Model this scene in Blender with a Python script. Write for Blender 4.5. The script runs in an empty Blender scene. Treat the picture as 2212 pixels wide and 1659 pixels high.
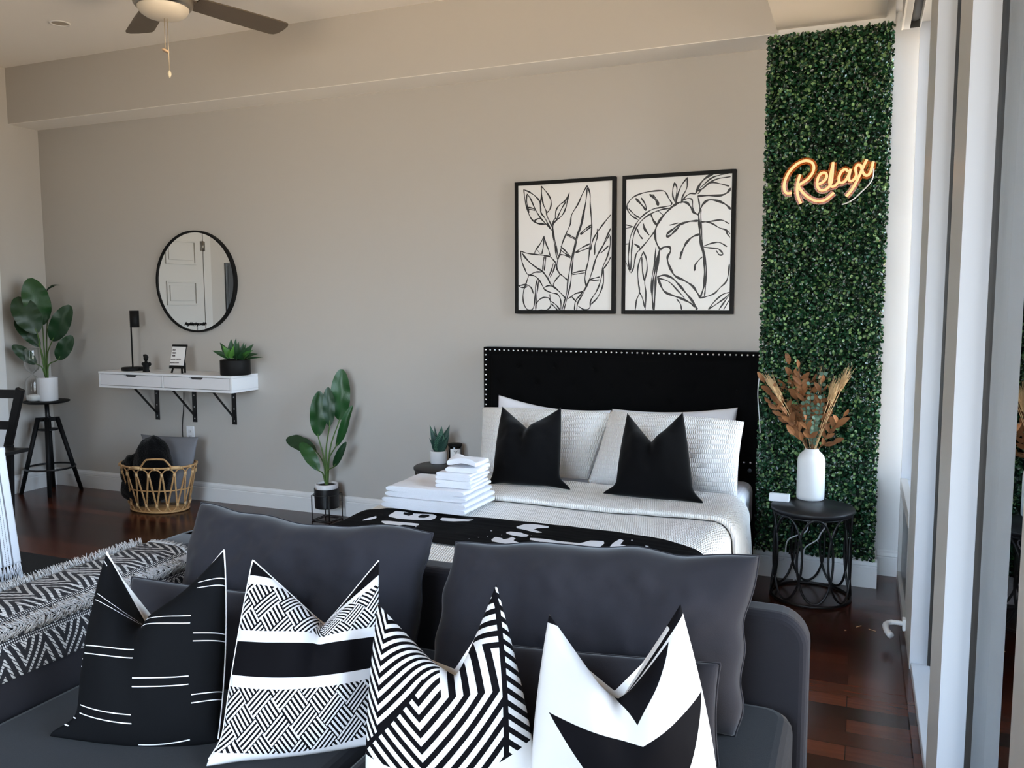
import bpy, bmesh, math, random
import numpy as np
from mathutils import Vector, Matrix, noise

random.seed(7)
SC = bpy.context.scene
COL = SC.collection
W, H = 2212, 1659
FPX, YAW, PITCH, ROLL, CAMH = 1823.888, 0.391271, 0.0974265, 0.00299469, 1.45
pi = math.pi

# ------------------------------------------------------------------ camera frame (right, down, forward)
def cam_axes():
    cy, sy = math.cos(YAW), math.sin(YAW)
    f = Vector((-sy*math.cos(PITCH), cy*math.cos(PITCH), -math.sin(PITCH)))
    r = Vector((cy, sy, 0)); d = f.cross(r)
    c, s = math.cos(ROLL), math.sin(ROLL)
    return c*r+s*d, -s*r+c*d, f
AX = cam_axes()
def P(px, py, Y=None, Z=None, X=None):
    """a point of the place, read off the photograph at a known depth, height or side"""
    v = AX[0]*((px-W/2)/FPX) + AX[1]*((py-H/2)/FPX) + AX[2]
    if Y is not None: t = Y/v.y
    elif Z is not None: t = (Z-CAMH)/v.z
    else: t = X/v.x
    return Vector((v.x*t, v.y*t, CAMH+v.z*t))

# ------------------------------------------------------------------ materials
def lin(c):
    if isinstance(c, str):
        c = c.lstrip('#'); c = [int(c[i:i+2], 16)/255 for i in (0, 2, 4)]
    return tuple((x/12.92 if x <= .04045 else ((x+.055)/1.055)**2.4) for x in c)+(1,)
class E:
    """one socket of a node tree, with arithmetic that adds Math nodes"""
    def __init__(s, nt, so): s.nt, s.so = nt, so
    def op(s, o, b=None, c=None):
        n = s.nt.nodes.new('ShaderNodeMath'); n.operation = o
        for i, x in enumerate((s, b, c)):
            if x is None: continue
            if isinstance(x, E): s.nt.links.new(x.so, n.inputs[i])
            else: n.inputs[i].default_value = x
        return E(s.nt, n.outputs[0])
    def __add__(s, b): return s.op('ADD', b)
    __radd__ = __add__
    def __sub__(s, b): return s.op('SUBTRACT', b)
    def __rsub__(s, b): return (s*-1)+b
    def __mul__(s, b): return s.op('MULTIPLY', b)
    __rmul__ = __mul__
    def __truediv__(s, b): return s.op('DIVIDE', b)
    def __neg__(s): return s*-1
    def gt(s, b): return s.op('GREATER_THAN', b)
    def lt(s, b): return s.op('LESS_THAN', b)
    def abs(s): return s.op('ABSOLUTE')
    def fract(s): return s.op('FRACT')
    def floor(s): return s.op('FLOOR')
    def mn(s, b): return s.op('MINIMUM', b)
    def mx(s, b): return s.op('MAXIMUM', b)
    def tri(s, p): return s.op('PINGPONG', p)
def inside(a, lo, hi): return a.gt(lo)*a.lt(hi)
MATS = {}
def mat(name, color, rough=.6, metal=0, spec=.5, bump=None, mix=None, sheen=0, trans=0, emit=None, coat=0, sss=0, pattern=None, alpha=None, coord='Object'):
    """principled surface. bump=(scale, strength, stretch xyz), mix=(second colour, noise scale, lo, hi), pattern=f(u,v)->0..1 towards colour 2"""
    if name in MATS: return MATS[name]
    m = bpy.data.materials.new(name); m.use_nodes = True
    nt = m.node_tree; b = nt.nodes['Principled BSDF']
    b.inputs['Base Color'].default_value = lin(color); b.inputs['Roughness'].default_value = rough
    b.inputs['Metallic'].default_value = metal; b.inputs['Specular IOR Level'].default_value = spec
    if sheen: b.inputs['Sheen Weight'].default_value = sheen; b.inputs['Sheen Roughness'].default_value = .4
    if coat: b.inputs['Coat Weight'].default_value = coat; b.inputs['Coat Roughness'].default_value = .12
    if trans: b.inputs['Transmission Weight'].default_value = trans
    if emit: b.inputs['Emission Color'].default_value = lin(emit[0]); b.inputs['Emission Strength'].default_value = emit[1]
    tc = nt.nodes.new('ShaderNodeTexCoord')
    if mix:
        n = nt.nodes.new('ShaderNodeTexNoise'); n.inputs['Scale'].default_value = mix[1]; n.inputs['Detail'].default_value = 5
        nt.links.new(tc.outputs[coord], n.inputs['Vector'])
        r = nt.nodes.new('ShaderNodeMapRange'); r.inputs[1].default_value = mix[2]; r.inputs[2].default_value = mix[3]
        nt.links.new(n.outputs[0], r.inputs[0])
        x = nt.nodes.new('ShaderNodeMix'); x.data_type = 'RGBA'
        x.inputs[6].default_value = lin(color); x.inputs[7].default_value = lin(mix[0])
        nt.links.new(r.outputs[0], x.inputs[0]); nt.links.new(x.outputs[2], b.inputs['Base Color'])
    if pattern:
        sp = nt.nodes.new('ShaderNodeSeparateXYZ'); nt.links.new(tc.outputs['UV'], sp.inputs[0])
        f = pattern[1](E(nt, sp.outputs[0]), E(nt, sp.outputs[1]))
        x = nt.nodes.new('ShaderNodeMix'); x.data_type = 'RGBA'
        x.inputs[6].default_value = lin(color); x.inputs[7].default_value = lin(pattern[0])
        nt.links.new(f.so, x.inputs[0]); nt.links.new(x.outputs[2], b.inputs['Base Color'])
    if bump:
        mp = nt.nodes.new('ShaderNodeMapping'); nt.links.new(tc.outputs[coord], mp.inputs[0])
        if len(bump) > 2: mp.inputs['Scale'].default_value = bump[2]
        n = nt.nodes.new('ShaderNodeTexNoise'); n.inputs['Scale'].default_value = bump[0]; n.inputs['Detail'].default_value = 3
        nt.links.new(mp.outputs[0], n.inputs['Vector'])
        bn = nt.nodes.new('ShaderNodeBump'); bn.inputs['Strength'].default_value = bump[1]; bn.inputs['Distance'].default_value = .01
        nt.links.new(n.outputs[0], bn.inputs['Height']); nt.links.new(bn.outputs[0], b.inputs['Normal'])
    MATS[name] = m
    return m

# ------------------------------------------------------------------ mesh collecting
class MB:
    def __init__(s): s.v, s.f, s.m, s.uv, s.sm = [], [], [], {}, []
    def add(s, vs, fs, mi=0, smooth=False, uvs=None):
        o = len(s.v); s.v += [tuple(p) for p in vs]
        for k, f in enumerate(fs):
            if uvs is not None: s.uv[len(s.f)] = [uvs[i] for i in f]
            s.f.append([i+o for i in f]); s.m.append(mi); s.sm.append(smooth)
        return s
    def box(s, x0, x1, y0, y1, z0, z1, mi=0):
        vs = [(x, y, z) for z in (z0, z1) for y in (y0, y1) for x in (x0, x1)]
        return s.add(vs, [(0, 2, 3, 1), (4, 5, 7, 6), (0, 1, 5, 4), (2, 6, 7, 3), (0, 4, 6, 2), (1, 3, 7, 5)], mi)
    def obox(s, c, ax, ay, az, mi=0):
        c, ax, ay, az = map(Vector, (c, ax, ay, az))
        vs = [c+ax*x+ay*y+az*z for z in (-1, 1) for y in (-1, 1) for x in (-1, 1)]
        return s.add(vs, [(0, 2, 3, 1), (4, 5, 7, 6), (0, 1, 5, 4), (2, 6, 7, 3), (0, 4, 6, 2), (1, 3, 7, 5)], mi)
    def bar(s, a, b, w, d, side=(1, 0, 0), mi=0):
        a, b = Vector(a), Vector(b); t = (b-a).normalized(); sd = Vector(side); sd = (sd-t*sd.dot(t)).normalized(); n = t.cross(sd)
        return s.obox((a+b)/2, sd*w/2, n*d/2, (b-a)/2, mi)
    def tube(s, pts, r, n=8, closed=False, mi=0, cap=True):
        pts = [Vector(p) for p in pts]; N = len(pts)
        rs = r if isinstance(r, (list, tuple)) else [r]*N
        vs = []; fs = []; nr = None
        for i, p in enumerate(pts):
            a = pts[(i-1) % N] if (closed or i > 0) else p; b = pts[(i+1) % N] if (closed or i < N-1) else p
            t = (b-a)
            t = t.normalized() if t.length > 1e-9 else Vector((0, 0, 1))
            if nr is None:
                nr = t.orthogonal().normalized()
            nr = (nr-t*nr.dot(t)); nr = nr.normalized() if nr.length > 1e-6 else t.orthogonal().normalized()
            bn = t.cross(nr)
            for k in range(n):
                an = 2*pi*k/n; vs.append(p+(nr*math.cos(an)+bn*math.sin(an))*rs[i])
        R = N if closed else N-1
        for i in range(R):
            j = (i+1) % N
            for k in range(n): fs.append((i*n+k, i*n+(k+1) % n, j*n+(k+1) % n, j*n+k))
        if not closed and cap: fs += [tuple(range(n))[::-1], tuple((N-1)*n+k for k in range(n))]
        return s.add(vs, fs, mi, True)
    def lathe(s, prof, c=(0, 0, 0), n=32, mi=0, sx=1, sy=1, smooth=True, caps=False):
        """prof: [(radius, z)...]"""
        vs = []; fs = []; c = Vector(c)
        for r, z in prof:
            for k in range(n):
                a = 2*pi*k/n; vs.append((c.x+r*sx*math.cos(a), c.y+r*sy*math.sin(a), c.z+z))
        for i in range(len(prof)-1):
            for k in range(n):
                fs.append((i*n+k, i*n+(k+1) % n, (i+1)*n+(k+1) % n, (i+1)*n+k))
        if caps and prof[0][0] > 1e-5: fs.append(tuple(range(n))[::-1])
        if caps and prof[-1][0] > 1e-5: fs.append(tuple((len(prof)-1)*n+k for k in range(n)))
        return s.add(vs, fs, mi, smooth)
    def grid(s, nu, nv, fn, mi=0, smooth=True, uvf=None, wrap=False):
        vs = []; uv = []
        for j in range(nv+1):
            for i in range(nu+1):
                u, v = i/nu, j/nv; vs.append(fn(u, v)); uv.append(uvf(u, v) if uvf else (u, v))
        fs = [(j*(nu+1)+i, j*(nu+1)+i+1, (j+1)*(nu+1)+i+1, (j+1)*(nu+1)+i) for j in range(nv) for i in range(nu)]
        return s.add(vs, fs, mi, smooth, uv)
    def prism(s, poly, vec, mi=0):
        """closed polygon of 3D points swept by vec"""
        n = len(poly); poly = [Vector(p) for p in poly]; vec = Vector(vec)
        vs = poly+[p+vec for p in poly]
        fs = [tuple(range(n)), tuple(range(2*n-1, n-1, -1))]+[(i, (i+1) % n+n-n, (i+1) % n+n, i+n) for i in range(n)]
        return s.add(vs, fs, mi)
    def build(s, name, mats, parent=None, bevel=0, seg=2, subsurf=0, weld=True, recalc=True):
        me = bpy.data.meshes.new(name); me.from_pydata(s.v, [], s.f)
        if not isinstance(mats, (list, tuple)): mats = [mats]
        for m in mats: me.materials.append(m)
        me.polygons.foreach_set('material_index', s.m)
        me.polygons.foreach_set('use_smooth', s.sm)
        if s.uv:
            ul = me.uv_layers.new(name='UVMap')
            for p in me.polygons:
                q = s.uv.get(p.index)
                if q:
                    for li, t in zip(p.loop_indices, q): ul.data[li].uv = t
        if recalc or weld:
            bm = bmesh.new(); bm.from_mesh(me)
            if weld: bmesh.ops.remove_doubles(bm, verts=bm.verts, dist=1e-5)
            if recalc: bmesh.ops.recalc_face_normals(bm, faces=bm.faces)
            bm.to_mesh(me); bm.free()
        o = bpy.data.objects.new(name, me); COL.objects.link(o)
        if parent is not None: o.parent = parent
        if bevel:
            b = o.modifiers.new('Bevel', 'BEVEL'); b.width = bevel; b.segments = seg; b.limit_method = 'ANGLE'; b.angle_limit = .6
            b.harden_normals = False
        if subsurf:
            q = o.modifiers.new('Subsurf', 'SUBSURF'); q.levels = subsurf; q.render_levels = subsurf
        if parent is not None: rebase(o)
        return o
def rebase(o):
    """meshes are collected in room coordinates; under a parent they keep that place"""
    p = o.parent; M = Matrix.Identity(4)
    chain = []
    while p is not None: chain.append(p); p = p.parent
    for q in reversed(chain): M = M @ Matrix.Translation(q.location)
    o.data.transform(M.inverted())
def thing(name, label, cat, loc=(0, 0, 0), group=None):
    o = bpy.data.objects.new(name, None); COL.objects.link(o); o.location = loc
    o.empty_display_size = .05
    return tag(o, label, cat, group)
def tag(o, label=None, cat=None, group=None, kind=None):
    if label: o['label'] = label
    if cat: o['category'] = cat
    if group: o['group'] = group
    if kind: o['kind'] = kind
    return o
def struct(o, label=None): o['kind'] = 'structure'; 
def structure(name, mb, m, label, cat, bevel=0, parent=None):
    o = mb.build(name, m, parent, bevel=bevel)
    return tag(o, label, cat, kind='structure')
def copy_tree(o, parent=None):
    c = o.copy(); COL.objects.link(c); c.parent = parent
    for ch in list(o.children): copy_tree(ch, c)
    return c
def smooth_path(pts, n=8, closed=False):
    """Catmull-Rom through the points"""
    pts = [Vector(p) for p in pts]; N = len(pts); out = []
    rng = range(N) if closed else range(N-1)
    for i in rng:
        p0 = pts[(i-1) % N] if closed or i > 0 else pts[i]*2-pts[i+1]
        p1, p2 = pts[i], pts[(i+1) % N]
        p3 = pts[(i+2) % N] if closed or i+2 < N else p2*2-p1
        for k in range(n):
            t = k/n; out.append(.5*((2*p1)+(p2-p0)*t+(2*p0-5*p1+4*p2-p3)*t*t+(3*p1-p0-3*p2+p3)*t**3))
    if not closed: out.append(pts[-1])
    return out

# ------------------------------------------------------------------ the setting
YB, XL, XR, ZC = 4.785, -5.935, .22, 3.184      # back wall, left wall, window plane, ceiling
YS, ZS = 4.545, 2.779                           # soffit front and underside
YREAR = -1.7
m_wall = mat('wall_paint', '#bfbbb6', .55, spec=.3, bump=(900, .06), coord='Object')
m_ceil = mat('ceiling_paint', '#f7f4f0', .8, spec=.2, bump=(300, .05))
m_trim = mat('white_trim_paint', '#e6e6e6', .35)
m_alu = mat('window_frame_paint', '#c4c2bf', .4)
m_alu_daylit = mat('window_frame_daylit', '#c3c8d0', .35)  # cool copy of the frame paint, daylight put into its colour
m_gasket = mat('black_rubber_gasket', '#0c0c0d', .5)

def wood_floor():
    m = bpy.data.materials.new('mahogany_planks'); m.use_nodes = True; nt = m.node_tree; b = nt.nodes['Principled BSDF']
    L = nt.links.new; N = nt.nodes.new
    tc = N('ShaderNodeTexCoord')
    br = N('ShaderNodeTexBrick'); br.offset = .37; br.inputs['Scale'].default_value = 1
    br.inputs['Brick Width'].default_value = 1.25; br.inputs['Row Height'].default_value = .095
    br.inputs['Mortar Size'].default_value = .0012; br.inputs['Mortar Smooth'].default_value = 0; br.inputs['Bias'].default_value = 0
    br.inputs['Color1'].default_value = (0, 0, 0, 1); br.inputs['Color2'].default_value = (1, 1, 1, 1); br.inputs['Mortar'].default_value = (.0, .0, .0, 1)
    L(tc.outputs['Object'], br.inputs['Vector'])
    cr = N('ShaderNodeValToRGB'); e = cr.color_ramp.elements
    e[0].position = 0; e[0].color = lin('#2a1510'); e[1].position = 1; e[1].color = lin('#62311f')
    k = cr.color_ramp.elements.new(.5); k.color = lin('#3d1e15')
    L(br.outputs['Color'], cr.inputs[0])
    mp = N('ShaderNodeMapping'); mp.inputs['Scale'].default_value = (1.2, 22, 1); L(tc.outputs['Object'], mp.inputs[0])
    ns = N('ShaderNodeTexNoise'); ns.inputs['Scale'].default_value = 3; ns.inputs['Detail'].default_value = 8; ns.inputs['Distortion'].default_value = .6
    L(mp.outputs[0], ns.inputs['Vector'])
    mr = N('ShaderNodeMapRange'); mr.inputs[1].default_value = .3; mr.inputs[2].default_value = .7; mr.inputs[3].default_value = .82; mr.inputs[4].default_value = 1.14
    L(ns.outputs[0], mr.inputs[0])
    mx = N('ShaderNodeMix'); mx.data_type = 'RGBA'; mx.blend_type = 'MULTIPLY'; mx.inputs[0].default_value = 1
    L(cr.outputs[0], mx.inputs[6]); L(mr.outputs[0], mx.inputs[7])
    mo = N('ShaderNodeMix'); mo.data_type = 'RGBA'; mo.inputs[7].default_value = lin('#0d0706')
    L(br.outputs['Fac'], mo.inputs[0]); L(mx.outputs[2], mo.inputs[6]); L(mo.outputs[2], b.inputs['Base Color'])
    b.inputs['Roughness'].default_value = .22; b.inputs['Specular IOR Level'].default_value = .3
    bn = N('ShaderNodeBump'); bn.inputs['Strength'].default_value = .05; bn.inputs['Distance'].default_value = .002
    L(ns.outputs[0], bn.inputs['Height']); L(bn.outputs[0], b.inputs['Normal'])
    return m
m_floor = wood_floor()

def panel_box(x0, x1, y0, y1, z0, z1): return MB().box(x0, x1, y0, y1, z0, z1)
structure('floor', panel_box(XL-.1, .5, YREAR, YB+.1, -.12, 0), m_floor, 'dark mahogany plank floor with a gloss finish', 'floor')
structure('ceiling', panel_box(XL-.1, .5, YREAR, YB+.1, ZC, ZC+.12), m_ceil, 'white painted ceiling', 'ceiling')
structure('wall_back', panel_box(XL-.1, .5, YB, YB+.12, 0, ZC), m_wall, 'warm grey painted wall behind the bed', 'wall')
structure('wall_left', panel_box(XL-.12, XL, YREAR, YB, 0, ZC), m_wall, 'narrow wall at the far left with a white door', 'wall')
structure('wall_rear', panel_box(XL-.1, -2.7, YREAR-.12, YREAR, 0, ZC).box(-2.7, .5, YREAR-.12, YREAR, 2.86, ZC), m_wall, 'wall behind the viewer, beside the added window', 'wall')
structure('trim_1', panel_box(XL, -.43, YS-.006, YB, ZS, ZC), m_wall, 'long boxed soffit running along the top of the back wall', 'soffit')
SOFW = panel_box(XL, -.473, YS-.005, YB, ZS-.003, ZS+.02)
structure('trim_2', SOFW, m_ceil, 'pale underside of the boxed soffit', 'soffit')
structure('trim_3', panel_box(-.437, .062, YREAR, YS+.02, ZS+.014, ZC), mat('beam_paint', '#f6efe6', .6), 'cream boxed beam running above the windows', 'beam')
structure('wall_column', panel_box(-.472, .102, YS, YB, 0, ZC), m_trim, 'square column beside the windows', 'column')

def baseboard(a, b, n, h=.137, t=.016):
    """profile swept from a to b, n = direction into the room"""
    a, b, n = Vector(a), Vector(b), Vector(n)
    prof = [(0, 0), (t, 0), (t, h*.70), (t*.72, h*.735), (t*.72, h*.75), (t, h*.775), (t*.8, h*.9), (t*.35, h*.97), (t*.3, h), (0, h)]
    return MB().prism([a+n*x+Vector((0, 0, z)) for x, z in prof], b-a)
def bb(name, a, b, n, label, h=.137): return structure(name, baseboard(a, b, n, h), m_trim, label, 'baseboard')
bb('baseboard_back', (XL, YB, 0), (-.472, YB, 0), (0, -1, 0), 'white moulded baseboard along the back wall')
bb('baseboard_left', (XL, YREAR, 0), (XL, YB-.016, 0), (1, 0, 0), 'white moulded baseboard along the left wall')
bb('baseboard_column', (-.488, YS, 0), (.118, YS, 0), (0, -1, 0), 'white moulded baseboard across the foot of the column', .15)
bb('baseboard_column_side', (.102, YS+.0, 0), (.102, YB-.016, 0), (1, 0, 0), 'short return of white baseboard on the side of the column', .15)
bb('baseboard_right', (.118, YB, 0), (XR, YB, 0), (0, -1, 0), 'short white baseboard between column and window')

structure('trim_8', MB().box(.103, XR, YB-.004, YB, .137, ZC-.3), m_trim, 'short white sheet over the wall between the column and the window', 'wall')  # thin white sheet covering this wall segment
# ---- window wall
def glass_mat():
    m = bpy.data.materials.new('window_glass'); m.use_nodes = True; nt = m.node_tree; nt.nodes.clear()
    out = nt.nodes.new('ShaderNodeOutputMaterial'); mx = nt.nodes.new('ShaderNodeMixShader')
    tr = nt.nodes.new('ShaderNodeBsdfTransparent'); gl = nt.nodes.new('ShaderNodeBsdfGlossy'); fr = nt.nodes.new('ShaderNodeFresnel')
    tr.inputs[0].default_value = (.92, .95, .94, 1); gl.inputs['Roughness'].default_value = .0; fr.inputs[0].default_value = 1.9
    nt.links.new(fr.outputs[0], mx.inputs[0]); nt.links.new(tr.outputs[0], mx.inputs[1]); nt.links.new(gl.outputs[0], mx.inputs[2]); nt.links.new(mx.outputs[0], out.inputs[0])
    return m
m_glass = glass_mat()
ZH = 2.86
XG = .292
def window(k, y0, y1, z0, mull, label):
    """a floor to head bay from y0 to y1; mull = depth along the wall of the post at its near end"""
    w = structure('window_%d' % k, MB().box(XR, XR+.11, y0, y0+mull, .0, ZH), [m_alu, m_alu_daylit], label, 'window')
    me = w.data
    for p in me.polygons:
        if abs(p.normal.y) > .9: p.material_index = 1  # side faces take the daylit copy
    MB().box(XR+.004, XR+.10, y0+mull, y1, z0-.04, z0).build('sill', m_alu_daylit, w, bevel=.003)
    MB().box(XR+.004, XR+.10, y0+mull, y1, ZH-.05, ZH).build('head_rail', m_alu, w)
    MB().box(XG-.003, XG+.003, y0+mull, y1, z0, ZH-.05).build('pane', m_glass, w)
    g = MB()
    for yy in (y0+mull+.004, y1-.004): g.box(XG-.010, XG+.010, yy-.004, yy+.004, z0, ZH-.05)
    g.build('gasket', m_gasket, w)
    return w
DOOR_Y = (3.04, 3.64); PANEL_Y = (2.35, 2.71); WORLD = 21.5; EXPOSURE = 0.0; NEON = 1.35 
window(1, 3.52, 4.74, .53, .40, 'far window bay against the back wall with a dark vent panel below the sill')
w1 = bpy.data.objects['window_1']
g = MB().box(XR+.0, XR+.11, 4.74, YB, 0, ZH); o = g.build('jamb', [m_alu, m_alu_daylit], w1)
for p in o.data.polygons:
    if abs(p.normal.y) > .9: p.material_index = 1
MB().box(XR-.004, XR+.03, 3.92, 4.745, .475, .535).build('transom', m_alu, w1, bevel=.003)
vp = MB().box(XR+.016, XR+.05, 3.95, 4.72, .045, .472).build('vent_panel', mat('dark_vent_panel', '#3b3d40', .25), w1)
MB().box(XR-.002, XR+.03, 3.92, 4.745, .0, .045).box(XR-.001, XR+.03, 4.722, 4.745, .045, .475).box(XR-.001, XR+.03, 3.92, 3.945, .045, .475).build('vent_frame', m_alu, w1, bevel=.002)
# white lever handle low on the vent
hb = P(1945, 1305, X=XR-.004)
hy = 3.86; hz = .075
h = MB(); h.obox((XR-.006, hy, hz), (.006, 0, 0), (0, .018, 0), (0, 0, .024))
h.tube(smooth_path([(XR-.005, hy, hz), (XR-.035, hy, hz+.002), (XR-.062, hy-.004, hz+.0), (XR-.078, hy-.03, hz-.004), (XR-.074, hy-.075, hz-.012), (XR-.06, hy-.11, hz-.018)], 5),
       [.010]*8+[.011]*6+[.013]*7+[.014]*5, n=10)
h.build('vent_handle', mat('white_enamel', '#e8eaec', .3), w1)
window(2, 2.34, 3.52, .045, .30, 'floor to ceiling glazed bay nearest the bed table')
window(3, 1.05, 2.34, .045, .30, 'floor to ceiling glazed bay beside the sofa')
window(4, -.24, 1.05, .045, .30, 'floor to ceiling glazed bay beside the viewer')
structure('wall_right', MB().box(XR, XR+.12, YREAR, -.24, 0, ZH), m_wall, 'solid wall behind the viewer on the window side', 'wall')
structure('trim_4', MB().box(XR-.004, .5, YREAR, YB, ZH, ZC), m_ceil, 'pale header above the window heads', 'header')
structure('trim_5', MB().box(.05, XR, YREAR, YB, 2.885, ZC), m_ceil, 'pale recess above the roller blind', 'recess')
structure('trim_6', MB().box(XR-.02, XR+.004, YREAR, 3.92, 0, .018), m_floor, 'dark wooden strip along the foot of the windows', 'strip')

# ---- roller blind in the recess
rb = thing('roller_blind', 'pale roller blind cassette hung in the recess above the windows', 'blind', (.17, 1.6, 2.80))
yb0, yb1 = -1.0, 4.60
MB().box(.133, .140, yb0, yb1, 2.742, 2.885).box(.133, .168, yb0, yb1, 2.742, 2.746).build('fascia', mat('blind_white', '#dcdad6', .45), rb, bevel=.0015)
MB().tube([(.188, yb0, 2.80), (.188, yb1-.01, 2.80)], .026, 20).build('roll', mat('blind_fabric', '#8b8885', .8), rb)
MB().box(.211, .2155, yb0, yb1-.005, 2.742, 2.885).build('back_plate', mat('blind_white', '#dcdad6'), rb, bevel=.001)
MB().box(.14, .2155, yb1-.006, yb1-.002, 2.746, 2.885).build('end_cap', mat('blind_dark', '#3a3a3a', .6), rb)

# ---- door and panel on the left wall (seen in the mirror)
dy0, dy1 = DOOR_Y
m_door = mat('door_paint', '#cfcdca', .4)
d = structure('door_1', MB().box(XL, XL+.03, dy0, dy1, .01, 2.14), m_door, 'white panelled door on the left wall, seen in the round mirror', 'door')
for k in range(5):
    z0 = .285+k*.38
    q = MB(); y0, y1, z1 = dy0+.10, dy1-.12, z0+.224
    x = XL+.0305
    
    for a0, a1, b0, b1 in ((y0, y1, z0, z0+.014), (y0, y1, z1-.014, z1), (y0, y0+.014, z0+.014, z1-.014), (y1-.014, y1, z0+.014, z1-.014)): q.box(x, x+.012, a0, a1, b0, b1)
    q.box(x, x+.009, y0+.04, y1-.04, z0+.04, z1-.04)
    q.build('door_panel', m_door, d, bevel=.002)
MB().box(XL, XL+.036, dy0-.10, dy0-.006, 0, 2.25).box(XL, XL+.036, dy1+.006, dy1+.10, 0, 2.25).box(XL, XL+.036, dy0-.10, dy1+.10, 2.15, 2.25).build('door_casing', m_door, d, bevel=.004)
hg = mat('brushed_nickel', '#8d8880', .35, metal=1)
for z in (.25, 1.1, 1.99):
    MB().tube([(XL+.034, dy0-.002, z-.05), (XL+.034, dy0-.002, z+.05)], .008, 10).box(XL+.03, XL+.0365, dy0-.03, dy0+.03, z-.045, z+.045).build('door_hinge', hg, d)
MB().lathe([(.0, 0), (.03, .0), (.03, .01), (.012, .02), (.012, .04), (.028, .05), (.03, .07), (.0, .08)]).build('door_knob', hg, d)
kn = bpy.data.objects['door_knob']; kn.data.transform(Matrix.Translation((XL+.03, dy1-.07, .95)) @ Matrix.Rotation(pi/2, 4, 'Y'))
eb = thing('flush_mount_panel', 'dark grey metal breaker panel on the left wall, seen in the round mirror', 'panel', (XL, PANEL_Y[0], 1.6))
MB().box(XL, XL+.02, PANEL_Y[0], PANEL_Y[1], 1.30, 1.845).build('cover', mat('panel_grey', '#55595d', .4, metal=.3), eb, bevel=.004)
MB().box(XL+.02, XL+.026, PANEL_Y[0]+.03, PANEL_Y[1]-.03, 1.33, 1.815).build('panel_door', mat('panel_grey', '#55595d'), eb, bevel=.002)
# white closet door casing at the left edge of the picture
cs = structure('trim_7', MB().box(XL, XL+.03, 4.25, 4.385, 0, 2.14), m_trim, 'white casing of a doorway in the left wall', 'casing', bevel=.004)

# ---- ceiling fan; portal in the added rear window
FX, FY = -3.235, 3.345
fan = thing('ceiling_fan', 'brushed nickel ceiling fan with brown blades and a frosted bowl light', 'fan', (FX, FY, ZC))
m_nick = mat('fan_nickel', '#a89f92', .28, metal=1)
c = (FX, FY, 0)
MB().lathe([(.0, ZC), (.105, ZC), (.115, ZC-.012), (.115, ZC-.05), (.135, ZC-.07), (.15, ZC-.12), (.15, ZC-.19), (.138, ZC-.215), (.0, ZC-.22)], c, 40).build('motor_housing', m_nick, fan)
MB().lathe([(.0, ZC-.215), (.13, ZC-.22), (.142, ZC-.232), (.146, ZC-.25), (.139, ZC-.275), (.128, ZC-.288), (.120, ZC-.288), (.0, ZC-.26)], c, 40).build('light_ring', m_nick, fan)
MB().lathe([(.121, ZC-.287), (.119, ZC-.298), (.108, ZC-.315), (.085, ZC-.330), (.05, ZC-.338), (0, ZC-.341)], c, 40).build('bowl_shade', mat('frosted_glass_shade', '#d8cfc0', .35), fan)
m_blade = mat('fan_blade_brown', '#5b5146', .5, bump=(40, .1, (1, 12, 1)))
bz = ZC-.225
for k in range(5):
    a = math.radians(73-72*k); d = Vector((math.cos(a), math.sin(a), 0)); n = Vector((math.sin(a), -math.cos(a), 0))
    nn = (n*math.cos(.2)+Vector((0, 0, math.sin(.2)))); up = d.cross(nn); up = up if up.z > 0 else -up
    o0 = Vector((FX, FY, bz))
    prof = [(.17, -.062), (.40, -.072), (.66, -.076), (.685, -.068), (.70, -.045), (.705, 0), (.70, .05), (.688, .07), (.66, .076), (.40, .072), (.17, .062)]
    MB().prism([o0+d*r+nn*w-up*.003 for r, w in prof], up*.007).build('blade', m_blade, fan, bevel=.001)
    MB().bar(o0+d*.10, o0+d*.24, .05, .008, nn).build('blade_iron', m_blade, fan)
m_chain = mat('pull_chain_brass', '#c9b79a', .4, metal=.6)
for px, y1, nm in ((355.5, 106, 'coin'), (364, 152, 'drop')):
    b0 = P(px-3, 40, Y=3.24); b1 = P(px+2, y1, Y=3.24); b0.x = b1.x
    MB().tube([b0, b1], .0016, 6).build('pull_chain', m_chain, fan)
    if nm == 'coin':
        m = MB().lathe([(0, -.004), (.014, -.004), (.016, 0), (.014, .004), (0, .004)], (0, 0, 0), 20).build('pull_fob', mat('fob_wood', '#e0bd98', .5), None)
        m.data.transform(Matrix.Translation(b1+Vector((0, 0, -.008))) @ Matrix.Rotation(.35, 4, 'Y') @ Matrix.Rotation(-.35, 4, 'X')@Matrix.Diagonal((1.25, 1, 1, 1))); m.parent = fan; rebase(m)
    else:
        MB().lathe([(0, -.036), (.005, -.03), (.009, -.018), (.007, -.008), (.002, 0)], b1, 14).build('pull_fob', mat('fob_pale', '#d8ccb0', .4), fan)

cr = P(129, 49.5, Z=ZC)
rl = thing('recessed_light', 'round white recessed light ring flush in the ceiling', 'light', cr)
MB().lathe([(.062, -.001), (.060, -.006), (.052, -.007), (.047, -.001)], cr, 36).build('trim_ring', m_trim, rl)
MB().lathe([(.047, -.002), (.0, -.002)], cr, 36).build('lens', mat('recess_lens', '#b5ab9d', .5), rl)


w7 = structure('window_5', MB().box(-2.7, -2.6, YREAR-.11, YREAR, 0, 2.86).box(.2, .32, YREAR-.11, YREAR, 0, 2.86).box(-2.6, .2, YREAR-.11, YREAR, 0, .06), m_alu, 'added glazed bay behind the viewer, letting in fill light', 'window')  # added window, unseen, lets in fill daylight from behind
MB().box(-2.6, .2, YREAR-.063, YREAR-.057, .06, 2.86).build('pane', m_glass, w7)
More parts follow.
